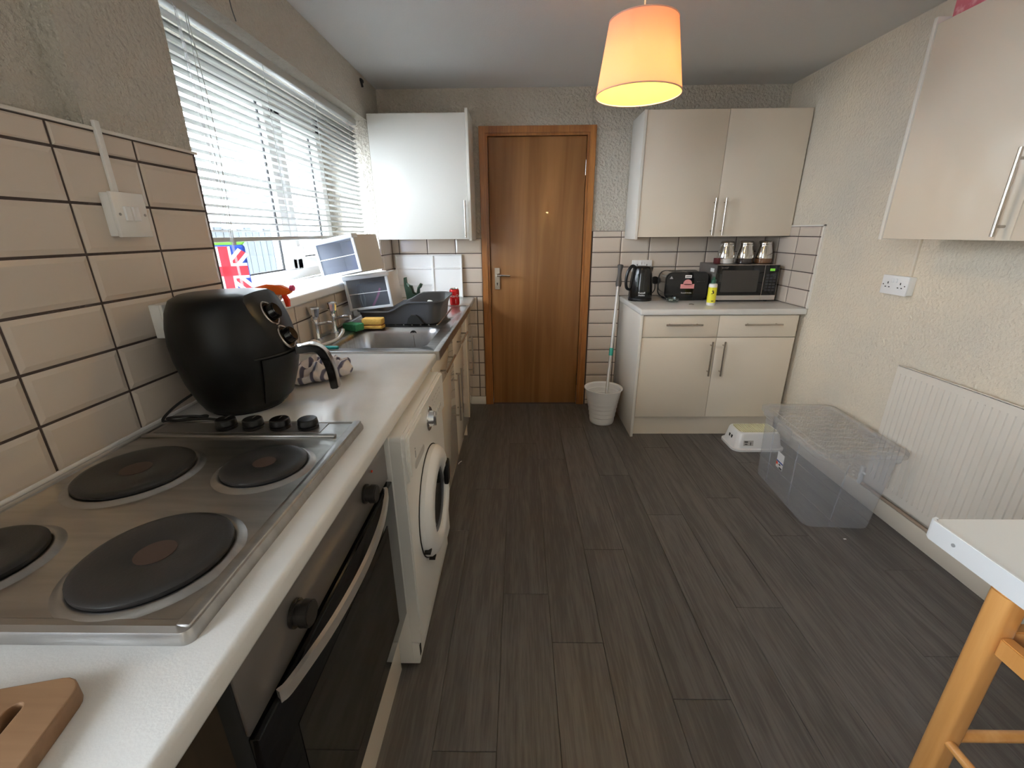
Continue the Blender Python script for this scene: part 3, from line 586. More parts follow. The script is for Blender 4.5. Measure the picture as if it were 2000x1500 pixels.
one('cable_trunking', bx(XR-.010, XR, 2.090, 2.102, 1.162, 1.333, .001), skirtm, 'narrow cream trunking running from the right wall socket up to the cabinet', 'trunking')
s2 = Thing('kettle_socket', 'white double socket plate on the tiles behind the black kettle', 'socket', (.93, YB, 1.08))
q = s2.p('face_plate', bx(.852, 1.000, YB-.022, YB-.009, 1.080, 1.166, .002), wbright)
sock_front(s2, q, (.926, YB-.0225, 1.123), (1, 0, 0), (0, -1, 0))
cl = one('cable_clip', join(bx(XL, XL+.012, 3.075, 3.12, 2.245, 2.262, .003), xf(bx(-.006, .006, -.005, .005, -.022, .022, .002), Matrix.Translation((XL+.008, 3.085, 2.238)) @ Matrix.Rotation(R(30), 4, 'X'))), blackm, 'small black plastic clip on the left wall near the ceiling corner', 'clip')
one('wall_cable', tube([(XL+.003, 1.756, 2.285), (XL+.003, 1.765, 2.20), (XL+.003, 1.772, 2.10), (XL+.004, 1.786, 2.056)], .0018, 6), greyp, 'thin dark cable running down the wall above the blind', 'cable')
# ================================================================== RADIATOR
rd = Thing('radiator', 'cream panel radiator with vertical flutes on the right wall', 'radiator', (XR-.05, 1.40, .13))
RX, RY0, RY1, RZ0, RZ1 = 1.794, .84, 1.985, .135, .765
def rad_panel():
    prof = [(RY1, 0)]; y = RY1-.022; p = .0277
    while y-p > RY0+.01:
        prof += [(y, 0), (y-.0025, .009), (y-.0075, .009), (y-.010, 0)]; y -= p
    prof += [(RY0, 0)]
    bm = bmesh.new(); 
    def row(z, k): return [bm.verts.new((RX+d*k, yy, z)) for yy, d in prof]
    rows = [row(RZ0, 0), row(RZ0+.042, 0), row(RZ0+.056, 1), row(RZ1-.048, 1), row(RZ1-.034, 0), row(RZ1, 0)]
    for a, b in zip(rows, rows[1:]):
        for i in range(len(prof)-1): bm.faces.new((a[i], a[i+1], b[i+1], b[i]))
    bmesh.ops.recalc_face_normals(bm, faces=bm.faces)
    bmesh.ops.solidify(bm, geom=bm.faces[:], thickness=.003); return bm
radm = mat('radiator_enamel', (.74, .68, .60), .3)
rd.p('front_panel', rad_panel(), radm, ang=25)
rd.p('back_panel', bx(RX+.013, RX+.018, RY0+.003, RY1-.003, RZ0+.01, RZ1-.01, .003), radm)
rd.p('edge_seam', join(bx(RX-.003, RX+.008, RY0, RY1, RZ1-.006, RZ1+.003, .003), bx(RX-.003, RX+.008, RY0, RY1, RZ0-.003, RZ0+.006, .003), bx(RX-.001, RX+.012, RY1-.006, RY1+.002, RZ0, RZ1, .002)), radm)
for y in (1.80, 1.02): rd.p('bracket', bx(RX+.018, XR, y, y+.03, .20, .70), radm)
rd.p('valve', join(cyl((RX+.012, RY1+.002, .165), (RX+.012, RY1+.045, .165), .008), cyl((RX+.012, RY1+.04, .10), (RX+.012, RY1+.04, .20), .012, bev=.002)), wplas)
one('heating_pipe', tube([(1.812, 2.03, .1035), (1.812, .6, .1035)], .0085, 10, smooth=False), mat('pipe_paint', (.42, .31, .23), .4), 'brown painted heating pipe running above the skirting under the radiator', 'pipe')
# ================================================================== TABLE AND STOOL
tb = Thing('breakfast_table', 'white breakfast table with a rounded edge strip under the radiator wall', 'table', (1.4, .3, 0))
tb.p('table_top', prism([(XR-.001, .838), (.950, .838), (.941, .834), (.9375, .826), (.9375, -.45), (XR-.001, -.45)], .712, .75, 'z', .0015), mat('table_laminate', (.78, .775, .75), .18, coat=.3))
ed = tb.p('edge_strip', prism([(.9375, -.45), (.9375, .826), (.941, .834), (.950, .838), (.950, .845), (.937, .840), (.9305, .828), (.9305, -.45)], .704, .752, 'z', .001), mat('edge_white', (.84, .85, .86), .15, coat=.5))
tb.p('screw', cyl((.9305, .775, .729), (.929, .775, .729), .004), textg, ed)
for x in (1.2, 1.72): tb.p('table_leg', bx(x, x+.045, -.40, -.355, 0, .712, .003), wplas)
tb.p('table_leg', bx(1.70, 1.745, .70, .745, .0, .712, .003), wplas)
st = Thing('wooden_stool', 'orange beech stool with square legs and dowel stretchers pushed under the white table', 'stool', (1.12, .46, 0))
for x, y in ((.936, .655), (1.30, .655), (.936, .30), (1.30, .30)): st.p('leg', rbox(x, x+.048, y, y+.043, 0, .700, .012, .003), beech)
for x in (.948, 1.312): st.p('seat_rail', rbox(x, x+.024, .343, .655, .565, .607, .006, .002), beech)
for y in (.309, .665): st.p('seat_rail', rbox(.984, 1.30, y, y+.024, .565, .607, .006, .002), beech)
st.p('seat', rbox(.99, 1.29, .35, .65, .607, .625, .01, .004), beech)
st.p('stretcher', cyl((.98, .676, .285), (1.30, .676, .285), .012), beech); st.p('stretcher', cyl((.952, .34, .292), (.952, .657, .292), .010), beech); st.p('stretcher', cyl((1.324, .34, .292), (1.324, .657, .292), .010), beech)
st.p('stretcher', cyl((.98, .32, .35), (1.30, .32, .35), .011), beech)
# ================================================================== FLOOR OBJECTS
bk = Thing('plastic_bucket', 'white ribbed plastic bucket standing beside the end panel', 'bucket', (.628, 3.045, 0))
bp_ = [(0, .004), (.082, .004), (.086, .0), (.089, .004)]
for i in range(7):
    z = .02+i*.036; r0 = .089+(z/.27)*.042; bp_ += [(r0, z), (r0+.0005, z+.003), (r0+.0012, z+.0315), (r0+.0045, z+.034)]
bp_ += [(.136, .268), (.141, .270), (.141, .275), (.134, .275), (.131, .262), (.085, .012), (0, .012)]
bk.p('shell', lathe(bp_, 48, (.628, 3.045, 0)), wbright, ang=50)
mp_ = Thing('mop', 'grey-gripped mop with a metal pole and green band standing in the bucket', 'mop', (.635, 3.02, .015))
a, b = Vector((.640, 3.02, .05)), Vector((.757, 3.345, 1.135)); dd = b-a
mp_.p('pole', cyl(a, a+dd*.90, .0115, n=16), mat('pole_grey', (.62, .60, .57), .35, .4)); mp_.p('grip', tube([a+dd*.86, a+dd*.89, a+dd*.94, a+dd*.985, b], lambda q: .018+.004*math.sin(q*9), 14), greyl)
mp_.p('band', cyl(a+dd*.405, a+dd*.455, .0145, bev=.001), mat('band_teal', (.03, .42, .33), .4)); mp_.p('mop_head', lathe([(0, 0), (.05, .0), (.06, .02), (.05, .035), (.02, .05), (0, .055)], 20, (.640, 3.02, .015)), wplas)
ss = Thing('step_stool', 'small white plastic step stool with a ribbed yellow tread', 'step stool', (1.56, 2.665, 0))
def ring3(x0, x1, y0, y1, r, z): return rr3(x0, x1, y0, y1, r, z, 6)
SX0, SX1, SYa, SYb = 1.405, 1.745, 2.550, 2.775
ss.p('body', loft([ring3(SX0, SX1, SYa, SYb, .05, 0), ring3(SX0, SX1, SYa, SYb, .05, .014), ring3(SX0+.012, SX1-.012, SYa+.012, SYb-.012, .045, .018), ring3(SX0+.03, SX1-.03, SYa+.028, SYb-.028, .04, .108), ring3(SX0+.036, SX1-.036, SYa+.034, SYb-.034, .036, .118), ring3(SX0+.046, SX1-.046, SYa+.044, SYb-.044, .03, .120)]), wbright, ang=40)
yelt = mat('tread_yellow', (.80, .77, .56), .6)
yelb = mat('tread_base', (.55, .50, .30), .7)
tr_ = ss.p('tread', rbox(SX0+.05, SX1-.05, SYa+.048, SYb-.048, .118, .1215, .025), yelb)
for k in range(16): x = SX0+.058+k*.0148; ss.p('tread_rib', bx(x, x+.0085, SYa+.052, SYb-.052, .121, .1255, .001), yelt, tr_)
for k in range(2): y = SYa+.09+k*.03; ss.p('side_hole', bx(SX0+.020, SX0+.0265, y, y+.014, .05, .078), blackm)
lb = ss.p('label_sticker', xf(bx(-.032, .032, -.018, .018, 0, .0005), face_mx(Vector((1.50, SYa+.0175, .055)), (1, 0, 0), (0, .17, 1))), lightgrey)
ss.p('label_print', xf(join(bx(-.026, -.004, .004, .012, .0005, .0009), bx(.012, .017, -.014, .006, .0005, .0009), bx(-.024, -.006, -.01, -.004, .0005, .0009)), face_mx(Vector((1.50, SYa+.0175, .055)), (1, 0, 0), (0, .17, 1))), textk, lb)
# ---- clear storage box
BW, BL, BH = .405, .60, .425
sb_ = Thing('storage_box', 'large clear plastic storage box with clip lid standing in front of the radiator', 'storage box', (1.578, 2.045, 0), rot=(0, 0, R(-3.5)), local=True)
def tub():
    bm = bmesh.new(); n = 6; Rg = []
    for w, l, r, z in ((.30, .515, .035, .003), (.31, .525, .04, .012), (.352, .555, .045, BH-.06), (.374, .578, .045, BH-.054), (.378, .582, .045, BH-.012)): Rg.append([(px-.022*(1-pz/BH), py-.012*(1-pz/BH), pz) for px, py, pz in rr3(-w/2, w/2, -l/2, l/2, r, z, n)])
    V = [[bm.verts.new(p) for p in q] for q in Rg]; m = len(V[0])
    for a, b in zip(V, V[1:]):
        for i in range(m): bm.faces.new((a[i], a[(i+1) % m], b[(i+1) % m], b[i]))
    bm.faces.new(V[0]); bmesh.ops.recalc_face_normals(bm, faces=bm.faces); return bm
tubo = sb_.p('tub', tub(), clearp, ang=40)
for yy in (-.10, .13): sb_.p('side_rib', tube([(-.1755, yy-.012, .02), (-.1785, yy*1.05, BH-.065)], .003, 6, smooth=False), clearp, tubo)
sb_.p('end_rib', tube([(-.062, -.271, .02), (-.05, -.2795, BH-.065)], .003, 6, smooth=False), clearp, tubo)
lid = sb_.p('lid', loft([rr3(-BW/2, BW/2, -BL/2, BL/2, .05, BH-.03, 6), rr3(-BW/2, BW/2, -BL/2, BL/2, .05, BH-.006, 6), rr3(-BW/2+.008, BW/2-.008, -BL/2+.008, BL/2-.008, .045, BH, 6), rr3(-BW/2+.03, BW/2-.03, -BL/2+.03, BL/2-.03, .035, BH, 6), rr3(-BW/2+.034, BW/2-.034, -BL/2+.034, BL/2-.034, .033, BH-.008, 6)]), clearlid, ang=40)
for k in range(10): y = -.225+k*.05; sb_.p('lid_rib', bx(-BW/2+.045, BW/2-.045, y-.002, y+.002, BH-.008, BH-.006, .0008), clearlid, lid)
for s in (-1, 1): sb_.p('clip', bx(s*(BW/2)-.006, s*(BW/2)+.006, -.06, .06, BH-.07, BH-.012, .004), clearlid, lid)
Ml = face_mx(Vector((-.1795, .02, .20)), (0, -1, 0), (-.02, 0, 1))
lb = sb_.p('label_sticker', xf(bx(-.032, .032, -.045, .045, 0, .0006), Ml), textw, tubo)
sb_.p('label_print', xf(bx(-.032, .032, -.012, -.004, .0006, .001), Ml), mat('print_blue', (.05, .10, .35), .5), lb)
sb_.p('label_print', xf(join(bx(-.032, -.018, -.03, -.014, .0006, .001)), Ml), redp, lb)
sb_.p('label_print', xf(join(bx(.0, .028, -.043, -.034, .0006, .001), bx(-.006, .010, -.026, -.018, .0006, .001)), Ml), textk, lb)
# ================================================================== AIR FRYER
AX, AY = -.797, 1.175
af = Thing('air_fryer', 'large black egg-shaped air fryer with two dials and a drawer handle', 'air fryer', (AX, AY, WT))
def fryer_body():
    prof = [(0, .0), (.100, .0), (.108, .006), (.120, .03), (.138, .085), (.150, .15), (.153, .19), (.150, .235), (.142, .275), (.128, .305), (.108, .316), (.06, .320), (0, .320)]
    bm = lathe(prof, 56, (0, 0, 0))
    for v in bm.verts:
        if v.co.z > .15: v.co.x -= 0
    n = Vector((.86, .10, .42)).normalized(); pt = Vector((.1365, .0, .205))
    g = bmesh.ops.bisect_plane(bm, geom=bm.verts[:]+bm.edges[:]+bm.faces[:], plane_co=pt, plane_no=n, clear_outer=True)
    bmesh.ops.holes_fill(bm, edges=[e for e in bm.edges if e.is_boundary], sides=0)
    bmesh.ops.recalc_face_normals(bm, faces=bm.faces); return bm, pt, n
fb, fpt, fnm = fryer_body(); fo = Vector((AX, AY, WT+.006))
blackf = mat('fryer_black', (.006, .006, .0065), .36, spec=.28, bump=(160, .03))
body = af.p('body', xf(fb, Matrix.Translation(fo)), blackf, ang=40)
af.p('foot_ring', lathe([(.07, 0), (.095, 0), (.095, .007), (.07, .007)], 32, (AX, AY, WT), close=True), blackm)
sx = Vector((0, 0, 1)).cross(fnm).normalized(); upv = fnm.cross(sx).normalized()
for k, (off, lat) in enumerate(((.060, .006), (-.014, .006))):
    c = fo+fpt+upv*off-sx*(-lat)+fnm*.0005
    dl = af.p('dial_bezel', ring(c-fnm*.001, fnm, .036, .030, .005), satin, body)
    af.p('dial_knob', join(cyl(c, c+fnm*.004, .029), cyl(c+fnm*.004, c+fnm*.024, .024, .021, bev=.003)), blackg, dl)
# drawer (front, facing +x +y a little) and its handle
fd = Vector((.97, .24, 0)).normalized(); fs = Vector((-fd.y, fd.x, 0))
def drawer_front():
    bm = bmesh.new(); rows = []
    for z, rr in ((.022, .119), (.05, .1295), (.085, .1415), (.12, .149), (.150, .1525)):
        row = []
        for i in range(17):
            a = R(-52+104*i/16); p = fd*math.cos(a)*(rr+.004)+fs*math.sin(a)*(rr+.004); row.append(bm.verts.new(fo+Vector((p.x, p.y, z))))
        rows.append(row)
    for a, b in zip(rows, rows[1:]):
        for i in range(16): bm.faces.new((a[i], a[i+1], b[i+1], b[i]))
    bmesh.ops.recalc_face_normals(bm, faces=bm.faces); bmesh.ops.solidify(bm, geom=bm.faces[:], thickness=.006); return bm
dw = af.p('basket_drawer', drawer_front(), blackf)
af.p('drawer_seam', tube([fo+fd*math.cos(R(a))*.1515+fs*math.sin(R(a))*.1515+Vector((0, 0, .156)) for a in range(-58, 59, 8)], .003, 6), blackm)
h0 = fo+fd*.15+Vector((0, 0, .148)); hpth = [h0, h0+fd*.05+Vector((0, 0, .002)), h0+fd*.072+Vector((0, 0, -.012)), h0+fd*.088+Vector((0, 0, -.06)), h0+fd*.094+Vector((0, 0, -.125))]
def slab_path(path, w, t, side):
    P = smoothpath(path, 6); bm = bmesh.new(); rows = []
    for i, p in enumerate(P):
        d = (P[min(i+1, len(P)-1)]-P[max(i-1, 0)]).normalized(); n = side.cross(d).normalized()
        rows.append([bm.verts.new(p+side*w/2+n*t/2), bm.verts.new(p-side*w/2+n*t/2), bm.verts.new(p-side*w/2-n*t/2), bm.verts.new(p+side*w/2-n*t/2)])
    for a, b in zip(rows, rows[1:]):
        for k in range(4): bm.faces.new((a[k], a[(k+1) % 4], b[(k+1) % 4], b[k]))
    bm.faces.new(rows[0]); bm.faces.new(rows[-1]); bmesh.ops.recalc_face_normals(bm, faces=bm.faces)
    bmesh.ops.bevel(bm, geom=[e for e in bm.edges if e.calc_face_angle(0) > .7], offset=.003, segments=2, affect='EDGES'); return bm
hh = af.p('drawer_handle', slab_path(hpth, .040, .022, fs), blackg, dw)
af.p('handle_inlay', slab_path([p-fd*0+Vector((0, 0, .0)) for p in [h0+fd*.02+Vector((0, 0, .0125)), h0+fd*.052+Vector((0, 0, .0145)), h0+fd*.083+Vector((0, 0, -.008)), h0+fd*.1005+Vector((0, 0, -.06)), h0+fd*.106+Vector((0, 0, -.122))]], .030, .003, fs), satin, hh)
one('power_cable', tube([(AX-.10, AY-.06, .96), (-.925, 1.06, .935), (-.945, 1.035, .905), (-.90, 1.045, .9045), (-.85, 1.06, .91), (-.83, 1.04, .916), (-.86, 1.022, .925), (-.90, 1.003, .9275), (-.87, .988, .9275), (-.80, 1.0, .9275), (-.76, 1.03, .906)], .0035, 8), blackm, 'black power cable looping from behind the air fryer onto the worktop', 'cable')
# ---- spray bottle
sp = Thing('spray_bottle', 'white spray bottle with an orange trigger head behind the air fryer', 'spray bottle', (-.838, 1.475, WT))
SPX, SPY = -.838, 1.475
sp.p('bottle', loft([rr3(SPX-.042, SPX+.042, SPY-.028, SPY+.028, .02, WT, 5), rr3(SPX-.045, SPX+.045, SPY-.03, SPY+.03, .02, WT+.01, 5), rr3(SPX-.045, SPX+.045, SPY-.03, SPY+.03, .02, WT+.13, 5), rr3(SPX-.032, SPX+.030, SPY-.022, SPY+.022, .018, WT+.185, 5), rr3(SPX-.016, SPX+.016, SPY-.016, SPY+.016, .0155, WT+.225, 5), rr3(SPX-.015, SPX+.015, SPY-.015, SPY+.015, .0148, WT+.24, 5)]), mat('bottle_white', (.78, .76, .74), .3))
sp.p('bottle_label', bx(SPX-.03, SPX+.03, SPY-.0312, SPY-.030, WT+.03, WT+.11), orangep)
sp.p('collar', cyl((SPX, SPY, WT+.236), (SPX, SPY, WT+.262), .018, .017, bev=.002), redp)
def trig(o): return prism([(x+SPX, z+WT-.010) for x, z in o], SPY-.013, SPY+.013, 'y', .004)
sp.p('trigger_head', trig([(-.045, .285), (.055, .287), (.066, .294), (.066, .303), (.035, .318), (-.01, .322), (-.05, .312), (-.06, .298)]), orangep)
sp.p('head_neck', trig([(-.022, .262), (.018, .262), (.040, .288), (-.03, .288)]), mat('head_white', (.85, .72, .66), .4))
sp.p('trigger', xf(prism([(0, 0), (.012, .0), (.026, -.03), (.024, -.052), (.014, -.052), (.010, -.03)], -.009, .009, 'y', .003), Matrix.Translation((SPX+.028, SPY, WT+.288))), redp)
sp.p('nozzle', cyl((SPX+.064, SPY, WT+.298), (SPX+.078, SPY, WT+.298), .010, bev=.002), pinkp)
# ---- crumpled towel
def towel():
    bm = bmesh.new(); bmesh.ops.create_uvsphere(bm, u_segments=64, v_segments=32, radius=1)
    for v in bm.verts:
        x, y, z = v.co; a = math.atan2(y, x); rr = 1+.13*math.sin(3*a+.7)+.07*math.sin(7*a)
        f = .10*math.sin(9*x+4*y)+.09*math.sin(11*y-5*x+2)+.05*math.sin(23*x+3)+.05*math.sin(19*y+8*x)
        v.co = Vector((x*.088*rr, y*.115*rr, max(0, (z*.5+.42)*.062*(1+1.6*f))))
    return bm
towm = bpy.data.materials.new('striped_towel'); towm.use_nodes = True; nt = towm.node_tree; b_ = nt.nodes['Principled BSDF']; b_.inputs['Roughness'].default_value = .95
tc = nt.nodes.new('ShaderNodeTexCoord'); wv = nt.nodes.new('ShaderNodeTexWave'); wv.inputs['Scale'].default_value = 9; wv.inputs['Distortion'].default_value = 3.5; wv.inputs['Detail'].default_value = 1; nt.links.new(tc.outputs['Object'], wv.inputs[0])
rp = nt.nodes.new('ShaderNodeValToRGB'); rp.color_ramp.elements[0].position = .15; rp.color_ramp.elements[0].color = (.12, .11, .16, 1); rp.color_ramp.elements[1].position = .35; rp.color_ramp.elements[1].color = (.62, .56, .53, 1); nt.links.new(wv.outputs[0], rp.inputs[0]); nt.links.new(rp.outputs[0], b_.inputs['Base Color'])
one('tea_towel', xf(towel(), Matrix.Translation((-.685, 1.42, WT+.0005)) @ Matrix.Rotation(R(-20), 4, 'Z')), towm, 'crumpled striped tea towel lying behind the air fryer handle', 'towel')
# ---- chopping board
def board():
    cu = bpy.data.curves.new('b', 'CURVE'); cu.dimensions = '2D'; cu.fill_mode = 'BOTH'; cu.extrude = .009; cu.bevel_depth = .0015; cu.bevel_resolution = 1
    for o in (rrect(-.30, 0, -.22, 0, .022, 5), rrect(-.205, -.10, -.042, -.022, .0099, 6)[::-1] if False else rrect(-.054, -.038, -.060, -.020, .0078, 6)):
        s = cu.splines.new('POLY'); s.points.add(len(o)-1); s.use_cyclic_u = True
        for p, q in zip(s.points, o): p.co = (*q, 0, 1)
    ob = bpy.data.objects.new('b', cu); COL.objects.link(ob); bpy.context.view_layer.update()
    me = bpy.data.meshes.new_from_object(ob.evaluated_get(bpy.context.evaluated_depsgraph_get())); bm = bmesh.new(); bm.from_mesh(me); bpy.data.objects.remove(ob); bpy.data.curves.remove(cu); bpy.data.meshes.remove(me); return bm
one('chopping_board', xf(board(), Matrix.Translation((-.470, .331, WT+.0112)) @ Matrix.Rotation(R(13), 4, 'Z')), bamboo, 'bamboo chopping board with a slot handle lying in front of the hob', 'chopping board')
# ================================================================== RIGHT WORKTOP OBJECTS
# ---- kettle
KX, KY = .876, 3.185
kt = Thing('electric_kettle', 'black plastic jug kettle standing on the right worktop', 'kettle', (KX, KY, WT))
kt.p('power_base', lathe([(0, 0), (.082, 0), (.084, .004), (.082, .018), (.076, .021), (0, .021)], 36, (KX, KY, WT)), black)
kb = kt.p('body', lathe([(0, .022), (.080, .022), (.083, .028), (.082, .07), (.078, .13), (.071, .185), (.064, .222), (.062, .228), (.055, .236), (.03, .240), (0, .241)], 40, (KX, KY, WT)), mat('kettle_black', (.008, .008, .008), .14), ang=40)
kt.p('handle', tube([(KX-.052, KY-.01, WT+.228), (KX-.075, KY-.012, WT+.238), (KX-.100, KY-.014, WT+.205), (KX-.112, KY-.014, WT+.145), (KX-.105, KY-.012, WT+.09), (KX-.078, KY-.008, WT+.072)], lambda q: .0125-.003*q, 10), black, kb)
kt.p('spout', prism([(KX+.030, WT+.238), (KX+.075, WT+.232), (KX+.066, WT+.19), (KX+.055, WT+.18)], KY-.018, KY+.018, 'y', .004), black, kb)
kt.p('water_window', bx(KX-.048, KX-.038, KY-.073, KY-.066, WT+.10, WT+.19, .002), mat('water_window', (.12, .15, .16), .1), kb)
kt.p('logo', xf(text_bm('Russell\nHobbs', .017), face_mx(Vector((KX-.012, KY-.0838, WT+.052)), (1, -.12, 0), (0, 0, 1))), textw, kb)
one('kettle_cable', tube([(.80, 3.20, .906), (.79, 3.16, .904), (.80, 3.12, .904), (.83, 3.10, .904)], .003, 8), blackm, 'short black cable curling on the worktop beside the kettle base', 'cable')
one('kettle_plug', join(cyl((1.03, 3.355, 1.02), (1.03, 3.383, 1.02), .028, bev=.004), tube([(1.03, 3.36, 1.0), (1.02, 3.33, .95), (.98, 3.30, .915), (.97, 3.25, .905)], .0035, 8)), blackm, 'black plug and cable hanging behind the kettle and toaster', 'plug')
# ---- toaster
TX0, TX1, TY0, TY1 = 1.035, 1.345, 3.135, 3.32
to = Thing('toaster', 'black four-slice toaster with a pink sticker on its front', 'toaster', ((TX0+TX1)/2, (TY0+TY1)/2, WT))
TZ0, TZ1 = WT+.008, WT+.198
to.p('chassis', prism(rrect(TX0+.003, TX1-.003, TZ0, TZ1-.002, .048, 8), TY0+.012, TY1-.012, 'y', .003), mat('toaster_chrome', (.55, .53, .50), .18, 1))
fr_ = to.p('front_panel', prism(rrect(TX0, TX1, TZ0-.004, TZ1, .050, 8), TY0, TY0+.022, 'y', .006), blackg)
to.p('rear_panel', prism(rrect(TX0, TX1, TZ0-.004, TZ1, .050, 8), TY1-.022, TY1, 'y', .006), black)
for k in range(2):
    for j in range(2): x = TX0+.055+k*.11; y = TY0+.045+j*.06; to.p('slot', bx(x, x+.09, y, y+.028, TZ1-.003, TZ1-.0014), blackm)
for z in (0,): to.p('foot', join(bx(TX0+.03, TX0+.06, TY0+.03, TY0+.06, WT, TZ0), bx(TX1-.06, TX1-.03, TY0+.03, TY0+.06, WT, TZ0), bx(TX0+.03, TX0+.06, TY1-.06, TY1-.03, WT, TZ0), bx(TX1-.06, TX1-.03, TY1-.06, TY1-.03, WT, TZ0)), blackm)
fy = TY0-.0004
stk = to.p('pink_sticker', join(prism([(1.190+.030*math.cos(R(a)), 1.020+.028*math.sin(R(a))) for a in range(-20, 201, 11)], fy-.0008, fy, 'y'), bx(1.142, 1.238, fy-.0008, fy, .985, 1.016)), pinks, fr_)
to.p('white_badge', bx(1.168, 1.214, fy-.0008, fy, 1.058, 1.078), textw, fr_); to.p('badge_print', bx(1.174, 1.208, fy-.0012, fy-.0008, 1.064, 1.071), textg, fr_)
to.p('warning_mark', prism([(1.060, 1.052), (1.086, 1.052), (1.073, 1.072)], fy-.0006, fy, 'y'), textg, fr_)
to.p('logo', xf(text_bm('Russell Hobbs', .013), face_mx(Vector((1.188, fy-.0006, .955)), (1, 0, 0), (0, 0, 1))), lightgrey, fr_)
for k in range(5): to.p('dial_mark', bx(1.255+k*.012, 1.261+k*.012, fy-.0006, fy, 1.03, 1.034), greyl, fr_)
# ---- microwave
MWX0, MWX1, MWY0, MWY1, MWZ0, MWZ1 = 1.358, 1.778, 3.07, 3.385, .912, 1.148
mw = Thing('microwave_oven', 'grey microwave oven with black glass door and green clock in the corner', 'microwave', ((MWX0+MWX1)/2, 3.23, WT))
mgrey = mat('microwave_grey', (.17, .155, .15), .4, .5)
mw.p('case', bx(MWX0, MWX1, MWY0+.018, MWY1, MWZ0, MWZ1, .004), mgrey)
for x in (MWX0+.03, MWX1-.05):
    for y in (MWY0+.04, MWY1-.05): mw.p('foot', cyl((x+.01, y, WT), (x+.01, y, MWZ0), .012), blackm)
XP = MWX1-.098
md = mw.p('door', bx(MWX0, XP-.001, MWY0, MWY0+.018, MWZ0, MWZ1, .002), blackg)
mw.p('door_window', rbox(MWX0+.035, XP-.035, MWY0-.0012, MWY0+.001, MWZ0+.055, MWZ1-.035, .008, ax='y'), mat('mw_window', (.045, .04, .038), .12), md)
mw.p('silver_band', bx(MWX0, XP-.001, MWY0-.0016, MWY0+.001, MWZ0, MWZ0+.032), mat('silver_paint', (.62, .58, .55), .3, .6), md)
mw.p('brand_print', xf(text_bm('SHARP', .016, .0004), face_mx(Vector((MWX0+.05, MWY0-.0008, MWZ1-.018)), (1, 0, 0), (0, 0, 1))), greyl, md)
cp = mw.p('control_panel', bx(XP+.001, MWX1, MWY0, MWY0+.018, MWZ0, MWZ1, .002), blackg)
mw.p('clock_display', bx(XP+.035, XP+.068, MWY0-.001, MWY0+.001, MWZ1-.040, MWZ1-.024), mat('clock_green', (.05, .2, .02), .4, emit=((.35, 1.0, .08), .25)), cp)
mw.p('silver_band', bx(XP+.001, MWX1, MWY0-.0016, MWY0+.001, MWZ0, MWZ0+.032), MATS['silver_paint'], cp)
for i in range(6):
    for j in range(3): mw.p('touch_key', bx(XP+.018+j*.024, XP+.036+j*.024, MWY0-.0008, MWY0+.001, MWZ1-.075-i*.020, MWZ1-.062-i*.020), mat('key_grey', (.035, .035, .038), .4), cp)
mw.p('chrome_edge', join(bx(XP-.0012, XP+.0012, MWY0-.001, MWY0+.004, MWZ0, MWZ1), bx(MWX0-.001, MWX1+.001, MWY0-.0005, MWY0+.02, MWZ1-.001, MWZ1+.0015), bx(MWX1-.001, MWX1+.001, MWY0-.001, MWY0+.02, MWZ0, MWZ1)), satin)
mw.p('rating_label', bx(MWX0-.0008, MWX0, MWY0+.05, MWY0+.11, MWZ1-.05, MWZ1-.025), textw)
# ---- canisters
for x, fill, lab in ((1.470, (.80, .76, .72), 'steel storage canister with a white sugar-filled glass base on the microwave'), (1.603, (.05, .035, .03), 'steel storage canister with dark contents in its glass base on the microwave'), (1.736, (.20, .09, .04), 'steel storage canister with brown contents in its glass base on the microwave')):
    c = (x, 3.225, MWZ1+.0018); t = Thing('storage_canister', lab, 'canister', c, 'canisters on the microwave')
    t.p('glass_base', lathe([(0, 0), (.052, 0), (.056, .004), (.057, .034), (0, .034)], 32, c), mat('jar_fill_%d' % int(x*100), fill, .15, coat=.5))
    csteel = mat('canister_steel', (.62, .59, .55), .13, 1)
    t.p('steel_body', lathe([(.0575, .034), (.058, .04), (.054, .075), (.046, .108), (.0435, .122), (.0435, .126), (0, .126)], 40, c), csteel, ang=50)
    t.p('lid', lathe([(0, .152), (.034, .152), (.042, .148), (.0455, .140), (.0455, .130), (.043, .127), (0, .127)], 40, c), csteel)
one('tea_packet', bx(1.385, 1.412, 3.17, 3.22, MWZ1+.002, MWZ1+.040, .002), mat('dark_red_card', (.10, .012, .015), .6), 'small dark red packet on top of the microwave beside the canisters', 'packet')
# ---- bottle, dish, scrap
PX, PY = 1.284, 2.935
bt = Thing('cleaner_bottle', 'slim white bottle with yellow label, green nozzle and clear cap', 'bottle', (PX, PY, WT))
b0 = bt.p('bottle', lathe([(0, 0), (.025, 0), (.027, .004), (.027, .132), (.024, .140), (.014, .143), (0, .143)], 28, (PX, PY, WT)), wplas)
bt.p('label', lathe([(.0274, .018), (.0274, .118)], 28, (PX, PY, WT)), mat('label_yellow', (.85, .78, .04), .4), b0)
bt.p('label_print', join(*[xf(bx(-w/2, w/2, -h/2, h/2, 0, .0006), face_mx(Vector((PX-.008+dx, PY-.0277, WT+z)), (1, 0, 0), (0, 0, 1))) for dx, z, w, h in ((0, .095, .012, .006), (.004, .085, .008, .012), (-.004, .078, .01, .004), (.004, .03, .016, .005))]), textk, b0)
bt.p('nozzle', lathe([(0, .143), (.016, .143), (.015, .165), (.008, .170), (.004, .185), (0, .185)], 20, (PX, PY, WT)), mat('nozzle_green', (.01, .11, .06), .35))
bt.p('clear_cap', lathe([(.0175, .145), (.0175, .190), (.0165, .208), (.014, .212), (0, .213)], 24, (PX, PY, WT)), glassj)
gd = Thing('glass_dish', 'small glass dish with green-grey bits on the worktop before the toaster', 'dish', (1.075, 3.075, WT))
